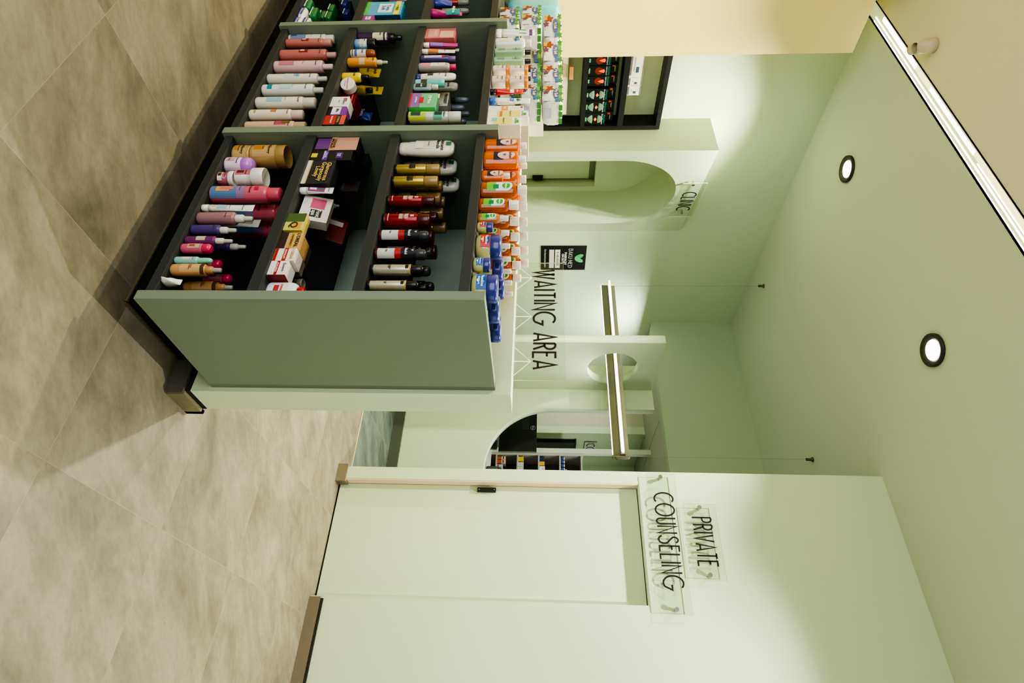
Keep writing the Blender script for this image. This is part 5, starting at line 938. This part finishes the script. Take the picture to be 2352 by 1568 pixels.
('pack', 1.58, 2.5883, 1.2876, 0.1401, 0.104, 'white tissue roll pack, middle row behind the white tube with blue cap', 'tissue pack', {'d': 0.14, 'c': (223, 220, 207), 'txt': [('My Soft', 0.68, 0.15, (240, 235, 120))], 'g': 'wrapped tissue packs'}),
('pack', 1.56, 3.1707, 1.3926, 0.2585, 0.104, 'white tissue roll pack, top row, widest one with barcode window', 'tissue pack', {'d': 0.14, 'c': (223, 220, 207), 'txt': [('My Soft', 0.68, 0.15, (240, 235, 120))], 'g': 'wrapped tissue packs'}),
('pack', 1.57, 2.9327, 1.3926, 0.2155, 0.104, 'white tissue roll pack, top row, second from the left edge', 'tissue pack', {'d': 0.14, 'c': (223, 220, 207), 'txt': [('My Soft', 0.68, 0.15, (240, 235, 120))], 'g': 'wrapped tissue packs'}),
('pack', 1.58, 2.7419, 1.3926, 0.1643, 0.104, 'white tissue roll pack, top row, third from the left edge', 'tissue pack', {'d': 0.14, 'c': (223, 220, 207), 'txt': [('My Soft', 0.68, 0.15, (240, 235, 120))], 'g': 'wrapped tissue packs'}),
('pack', 1.59, 2.5857, 1.3926, 0.146, 0.104, 'white tissue roll pack, top row, the rightmost one', 'tissue pack', {'d': 0.14, 'c': (223, 220, 207), 'txt': [('My Soft', 0.68, 0.15, (240, 235, 120))], 'g': 'wrapped tissue packs'}),
('pack', 1.6, 3.0061, 1.1826, 0.2056, 0.104, 'white tissue roll pack, lowest row behind the baby wash', 'tissue pack', {'d': 0.14, 'c': (223, 220, 207), 'txt': [('My Soft', 0.68, 0.15, (240, 235, 120))], 'g': 'wrapped tissue packs'}),
('pack', 1.6, 2.8286, 1.1826, 0.1473, 0.104, 'white tissue roll pack, lowest row behind the gel jars', 'tissue pack', {'d': 0.14, 'c': (223, 220, 207), 'txt': [('My Soft', 0.68, 0.15, (240, 235, 120))], 'g': 'wrapped tissue packs'}),
('pack', 1.6, 2.6211, 1.1826, 0.1419, 0.104, 'white tissue roll pack, lowest row behind the red tube', 'tissue pack', {'d': 0.14, 'c': (223, 220, 207), 'txt': [('My Soft', 0.68, 0.15, (240, 235, 120))], 'g': 'wrapped tissue packs'}),
('pack', 1.6, 3.1832, 1.1826, 0.1486, 0.104, 'white tissue roll pack, lowest row behind the white tubes', 'tissue pack', {'d': 0.14, 'c': (223, 220, 207), 'txt': [('My Soft', 0.68, 0.15, (240, 235, 120))], 'g': 'wrapped tissue packs'}),
('pack', 1.545, 3.4329, 1.1826, 0.1331, 0.315, 'large turquoise and white toilet paper bale at the far left edge', 'tissue pack', {'d': 0.25, 'c': (118, 196, 196), 'txt': []}),
('box', 1.86, 2.8261, 1.2902, 0.1881, 0.1118, 'white plastic wrapped baby pack standing on the low wall', 'pack', {'d': 0.07, 'c': (220, 213, 194), 'lab': [(0.2, 0.1, 0.8, 0.5, (108, 99, 73))], 'txt': [('Kohler', 0.5, 0.75, 0.16, (90, 110, 70))]}),
('soap', 1.335, 2.8219, 0.2062, 0.0678, 0.034, 'white wrapped soap bar with blue lettering, lowest one by the divider', 'soap', {'d': 0.06, 'c': (225, 222, 215), 'txt': [('Protex', 0.5, 0.5, 0.2, (40, 40, 140))], 'g': 'wrapped soap bars'}),
('soap', 1.335, 2.9041, 0.2062, 0.0965, 0.034, 'white wrapped soap bar with blue lettering, lower one further left', 'soap', {'d': 0.06, 'c': (225, 222, 215), 'txt': [('Protex', 0.5, 0.5, 0.2, (40, 40, 140))], 'g': 'wrapped soap bars'}),
('soap', 1.345, 2.8388, 0.2412, 0.0597, 0.034, 'white wrapped soap bar with blue lettering, upper one by the divider', 'soap', {'d': 0.06, 'c': (221, 218, 211), 'txt': [('Protex', 0.5, 0.5, 0.2, (40, 40, 140))], 'g': 'wrapped soap bars'}),
('soap', 1.345, 3.0158, 0.2062, 0.0826, 0.034, 'green wrapped soap bar at the left picture edge, lowest', 'soap', {'d': 0.06, 'c': (40, 121, 71), 'txt': [], 'g': 'wrapped soap bars'}),
('soap', 1.36, 2.9629, 0.2422, 0.0895, 0.034, 'green wrapped soap bar on the white bars, left one', 'soap', {'d': 0.06, 'c': (40, 121, 71), 'txt': [], 'g': 'wrapped soap bars'}),
('soap', 1.42, 3.0655, 0.2422, 0.074, 0.034, 'green wrapped soap bar second from the front in the green row', 'soap', {'d': 0.06, 'c': (40, 121, 71), 'txt': [], 'g': 'wrapped soap bars'}),
('soap', 1.42, 3.1358, 0.2762, 0.0665, 0.034, 'green wrapped soap bar on top of the green pile, left one', 'soap', {'d': 0.06, 'c': (40, 121, 71), 'txt': [], 'g': 'wrapped soap bars'}),
('soap', 1.42, 3.0563, 0.2782, 0.0737, 0.034, 'green wrapped soap bar on top of the green pile, middle one', 'soap', {'d': 0.06, 'c': (40, 121, 71), 'txt': [], 'g': 'wrapped soap bars'}),
('soap', 1.5, 3.1946, 0.2422, 0.0673, 0.034, 'green wrapped soap bar at the back of the green pile', 'soap', {'d': 0.06, 'c': (35, 104, 63), 'txt': [], 'g': 'wrapped soap bars'}),
('soap', 1.5, 3.3669, 0.2762, 0.0641, 0.034, 'violet blue wrapped soap bar behind the green pile, left', 'soap', {'d': 0.06, 'c': (57, 52, 123), 'txt': [], 'g': 'wrapped soap bars'}),
('soap', 1.52, 3.3025, 0.2912, 0.0626, 0.034, 'violet blue wrapped soap bar behind the green pile, right', 'soap', {'d': 0.06, 'c': (53, 50, 117), 'txt': [], 'g': 'wrapped soap bars'}),
('box', 1.575, 3.508, 0.2062, 0.0539, 0.075, 'dark grey soap box far back on the bottom shelf, first from the left edge', 'box', {'d': 0.09, 'c': (40, 40, 40), 'txt': [], 'g': 'dark soap boxes'}),
('box', 1.667, 3.4833, 0.2062, 0.0528, 0.075, 'dark grey soap box far back on the bottom shelf, second from the left edge', 'box', {'d': 0.09, 'c': (40, 40, 40), 'txt': [], 'g': 'dark soap boxes'}),
('box', 1.575, 3.4257, 0.2062, 0.0518, 0.075, 'dark grey soap box far back on the bottom shelf, third from the left edge', 'box', {'d': 0.09, 'c': (40, 40, 40), 'txt': [], 'g': 'dark soap boxes'}),
('box', 1.575, 3.3694, 0.2062, 0.0507, 0.075, 'dark grey soap box far back on the bottom shelf, fourth from the left edge', 'box', {'d': 0.09, 'c': (40, 40, 40), 'txt': [], 'g': 'dark soap boxes'}),
('box', 1.338, 2.9243, 0.5337, 0.1319, 0.1799, 'blue and green tissue box with white badge and yellow strip', 'tissue box', {'d': 0.12, 'side': (36, 83, 105), 'c': (71, 157, 197), 'lab': [(0, 0.0, 1, 0.12, (86, 180, 94)), (0.18, 0.36, 0.82, 0.74, (223, 228, 230)), (0, 0.8, 1, 0.94, (218, 209, 75))], 'txt': [('Twin\nSoft', 0.5, 0.56, 0.18, (60, 120, 170)), ('+ FREE', 0.5, 0.87, 0.12, (60, 90, 40))]}),
('box', 1.338, 2.8319, 0.5337, 0.0508, 0.0551, 'small purple tissue box with white badge by the divider', 'tissue box', {'d': 0.05, 'c': (145, 59, 136), 'lab': [(0.25, 0.3, 0.8, 0.75, (222, 221, 229))], 'txt': [('Soft', 0.5, 0.52, 0.2, (70, 80, 150))]}),
('pouch', 1.3661, 3.0211, 0.858, 0.0523, 0.0882, 'blue sanitary pad pack with white swirl', 'pack', {'c': (66, 74, 160), 'txt': []}),
('pouch', 1.3542, 2.8862, 0.858, 0.0383, 0.1495, 'pink and turquoise sanitary pad pack by the divider', 'pack', {'c': (202, 61, 130), 'lab2': (51, 154, 145), 'txt': [('stayfree', 0.75, 0.2, (235, 245, 240))]}),
('can', 1.466, 3.2452, 0.858, 0.032, 0.1446, 'grey capped spray can behind the sanitary packs, front left', 'spray can', {'c': (176, 47, 43), 'k': (149, 146, 143), 'f': 0.6, 'cr': 0.95, 'ct': 'dome', 'lab': [], 'txt': [], 'g': 'grey capped cans'}),
('can', 1.4658, 3.1494, 0.858, 0.0316, 0.1522, 'grey capped spray can behind the sanitary packs, front right', 'spray can', {'c': (150, 150, 150), 'k': (149, 146, 143), 'f': 0.6, 'cr': 0.95, 'ct': 'dome', 'lab': [], 'txt': [], 'g': 'grey capped cans'}),
('can', 1.5469, 3.4242, 0.858, 0.0338, 0.1227, 'grey capped spray can behind the sanitary packs, back left', 'spray can', {'c': (150, 150, 150), 'k': (149, 146, 143), 'f': 0.6, 'cr': 0.95, 'ct': 'dome', 'lab': [], 'txt': [], 'g': 'grey capped cans'}),
('can', 1.5467, 3.3132, 0.858, 0.0333, 0.1314, 'grey capped spray can behind the sanitary packs, back right', 'spray can', {'c': (150, 150, 150), 'k': (149, 146, 143), 'f': 0.6, 'cr': 0.95, 'ct': 'dome', 'lab': [], 'txt': [], 'g': 'grey capped cans'}),
('pouch', 1.5189, 3.4173, 0.5337, 0.0378, 0.1, 'pink and white tissue pouch at the left picture edge', 'pack', {'c': (201, 153, 162), 'txt': []}),
]

for (kind, X, Y, Zz, W, H, label, cat, o) in ITEMS:
    n = o.get('n', 1)
    t = empty(cat.replace(' ', '_').replace('-', '_'), (X, Y, Zz+.0003), label=label.replace('{}', ORD[0]), cat=cat, group=o.get('g'))
    KIND[kind](t, W, H, o)
    for i in range(1, n):
        q = dup(t, (X+o['dx']*i, Y+random.uniform(-.002, .002), Zz+.0003)); q['label'] = label.replace('{}', ORD[i])

# ================================================================ DISPENSARY INTERIOR
S(box('trim_counter', (5.016, 1.0, .86), (5.66, 3.19, .884), mat((190, 190, 176), .4)), 'pale worktop behind the dispensary hatch')
mo = empty('computer_monitor', (5.26, 2.655, .885), rz=math.radians(-4), label='black computer monitor seen from behind on the dispensary worktop', cat='monitor')
BK = mat((16, 16, 18), .25, coat=.3)
link('housing', bx(bmesh.new(), -.012, -.268, .105, .012, .268, .478, bev=.004), BK, mo)
link('side_trim', bx(bmesh.new(), -.010, -.272, .110, .010, -.268, .474), mat((150, 156, 140), .3, metal=.5), mo)
link('stand_neck', bx(bmesh.new(), .0, -.03, .01, .03, .03, .28), BK, mo); link('stand_base', bx(bmesh.new(), -.06, -.11, 0, .10, .11, .012, bev=.003), BK, mo)
link('vent_plate', bx(bmesh.new(), -.014, -.02, .33, -.012, .10, .40, bev=.0008), mat((40, 42, 42), .4), mo)
link('logo_ring', bmtrans(lathe([(.024, 0), (.024, .001), (.021, .001), (.021, 0)], 32), Matrix.Translation((-.0125, .0, .44)) @ Matrix.Rotation(-PI/2, 4, 'Y')), mat((170, 170, 165), .3, metal=.5), mo)
text_flat('lettering', 'DELL', .015, frame((-.0142, 0, .44), (0, -1, 0), (0, 0, 1), (-1, 0, 0)), mat((180, 180, 176), .4), mo, bold=.02)
rp = empty('receipt_printer', (5.16, 2.12, .885), label='dark grey ribbed receipt printer beside the monitor at the hatch edge', cat='printer')
DG = mat((62, 64, 56), .45)
link('housing', bx(bmesh.new(), 0, -.13, .0, .14, .09, .115, bev=.02), DG, rp)
link('lid', bx(bmesh.new(), -.004, -.12, .115, .13, .08, .15, bev=.012), mat((76, 78, 68), .45), rp)
for i in range(5): link('rib', bx(bmesh.new(), -.0065, .055-.032*i, .118, -.0035, .060-.032*i, .146), BLACK, rp)
ks = empty('card_terminal', (5.10, 2.40, .885), label='small black card terminal standing under the monitor corner', cat='terminal')
link('housing', bx(bmesh.new(), -.02, -.04, 0, .04, .04, .10, bev=.008), BK, ks)
# medicine shelving
ms = empty('medicine_shelf', (6.5, 2.45, 0), label='grey open medicine shelving with dark backs deep in the dispensary', cat='shelf')
MG = mat((184, 176, 166), .5)
def mb(nm, a, b, m): return link(nm, bx(bmesh.new(), a[0]-6.5, a[1]-2.45, a[2], b[0]-6.5, b[1]-2.45, b[2], bev=.002), m, ms)
mb('side_panel', (6.5, 2.925, 0), (6.80, 2.955, 1.915), MG); mb('side_panel', (6.5, 1.95, 0), (6.80, 1.98, 1.915), MG)
mb('back_panel', (6.78, 1.98, 0), (6.80, 2.925, 1.915), mat((96, 90, 84), .6))
for z in (.10, .36, .62, .88, 1.135, 1.39, 1.644, 1.90): mb('shelf_board', (6.502, 1.98, z-.018), (6.78, 2.925, z), MG)
for z in (.88, 1.135, 1.39, 1.644): mb('label_strip', (6.496, 1.98, z-.018), (6.502, 2.925, z-.001), MG)
for z in (1.135, 1.39, .88): mb('shelf_divider', (6.66, 2.62, z+.0), (6.78, 2.63, z+.12), MG)
def med(y, z, w, h, d, c, lab, cat, txt=None, X=6.52, g='medicine packs on the grey shelving', nm='medicine_box', patch=()):
    return carton(nm, (X, y, z+.0005), w, d, h, c, lab, cat, g, patch=patch, text=((txt, .5, .6, .018, (60, 60, 60)),) if txt else ())
z1, z2, z3, z0 = 1.135, 1.39, 1.644, .88
for i in range(2): med(2.895-.05*i, z0, .045, .05, .1, (196, 100, 50), 'orange brown medicine box on the lowest visible grey shelf, %s' % ('left', 'right')[i], 'box')
for i in range(2): med(2.895-.05*i, z0+.051, .045, .05, .1, (222, 206, 200), 'white medicine box on top of the orange brown boxes, %s' % ('left', 'right')[i], 'box', patch=((.1, .3, .9, .6, (150, 60, 40)),))
for i in range(2): med(2.78-.06*i, z0, .055, .07, .1, (214, 204, 204), 'white medicine box right of the orange brown boxes, %s' % ('nearer', 'further')[i], 'box', patch=((.1, .1, .9, .3, (120, 50, 40)),))
for i in range(2):
    med(2.885, z1+.032*i, .062, .031, .1, (214, 190, 60), 'yellow medicine box on the second grey shelf, %s' % ('lower', 'upper')[i], 'box')
for i in range(4):
    for j in range(2): med(2.815-.056*i, z1+.032*j, .05, .031, .1, (226, 222, 218), 'small white medicine box, second grey shelf, %s from the yellow ones, %s' % (('first', 'second', 'third', 'fourth')[i], ('lower', 'upper')[j]), 'box', txt='OTC')
med(2.89, z2, .055, .055, .1, (40, 56, 86), 'dark blue medicine box on the third grey shelf', 'box'); med(2.83, z2, .05, .06, .1, (220, 176, 60), 'yellow medicine box on the third grey shelf', 'box')
med(2.76, z2, .07, .065, .1, (226, 226, 226), 'white medicine box with blue print on the third grey shelf', 'box', txt='Rx'); med(2.69, z2, .05, .085, .1, (216, 216, 216), 'taller white medicine box on the third grey shelf', 'box')
for i in range(2):
    for j in range(2): med(2.76-.085*i, z3+.10+.04*j-.10, .07, .038, .1, (150, 170, 160), 'pale green medicine box on the top grey shelf, %s column, %s' % (('left', 'right')[i], ('lower', 'upper')[j]), 'box', X=6.60, patch=((.1, .1, .9, .4, (50, 70, 66)),))
for i in range(4):
    b = empty('pill_bottle', (6.53, 2.90-.045*i, z3+.0005), label='small blue pill bottle on the top grey shelf, %s from the post' % ('first', 'second', 'third', 'fourth')[i], cat='bottle', group='small blue pill bottles')
    link('body', lathe([(0, 0), (.017, 0), (.018, .003), (.018, .035), (0, .035)], 20), mat((40, 60, 130), .3), b, smooth=True)
    link('cap', lathe([(.016, .035), (.016, .048), (0, .048)], 20), mat((196, 200, 210), .3), b, smooth=True)
tv = empty('wall_screen', (7.12, 3.345, 1.35), label='large black flat screen on the sage wall behind the post', cat='screen')
link('panel', bx(bmesh.new(), -.20, -.05, -.45, .62, -.0, .50, bev=.004), BK, tv)
link('bezel', bx(bmesh.new(), -.21, -.055, .50, .63, -.0, .515), mat((60, 64, 60), .4), tv)
cs = empty('wall_sign', (6.97, 3.332, 1.98), label='small white sign with dark letters above the black screen', cat='sign')
link('panel', bx(bmesh.new(), 0, -.006, 0, .36, 0, .16), mat((196, 204, 184), .5), cs)
stroke_text('lettering', 'CON', .10, .30, frame((.03, -.008, .03), (1, 0, 0), (0, 0, 1), (0, -1, 0)), INK, cs, sw=.09)
standoff(cs, (-.0+.02, -.01, .11), (0, -1, 0), .01)
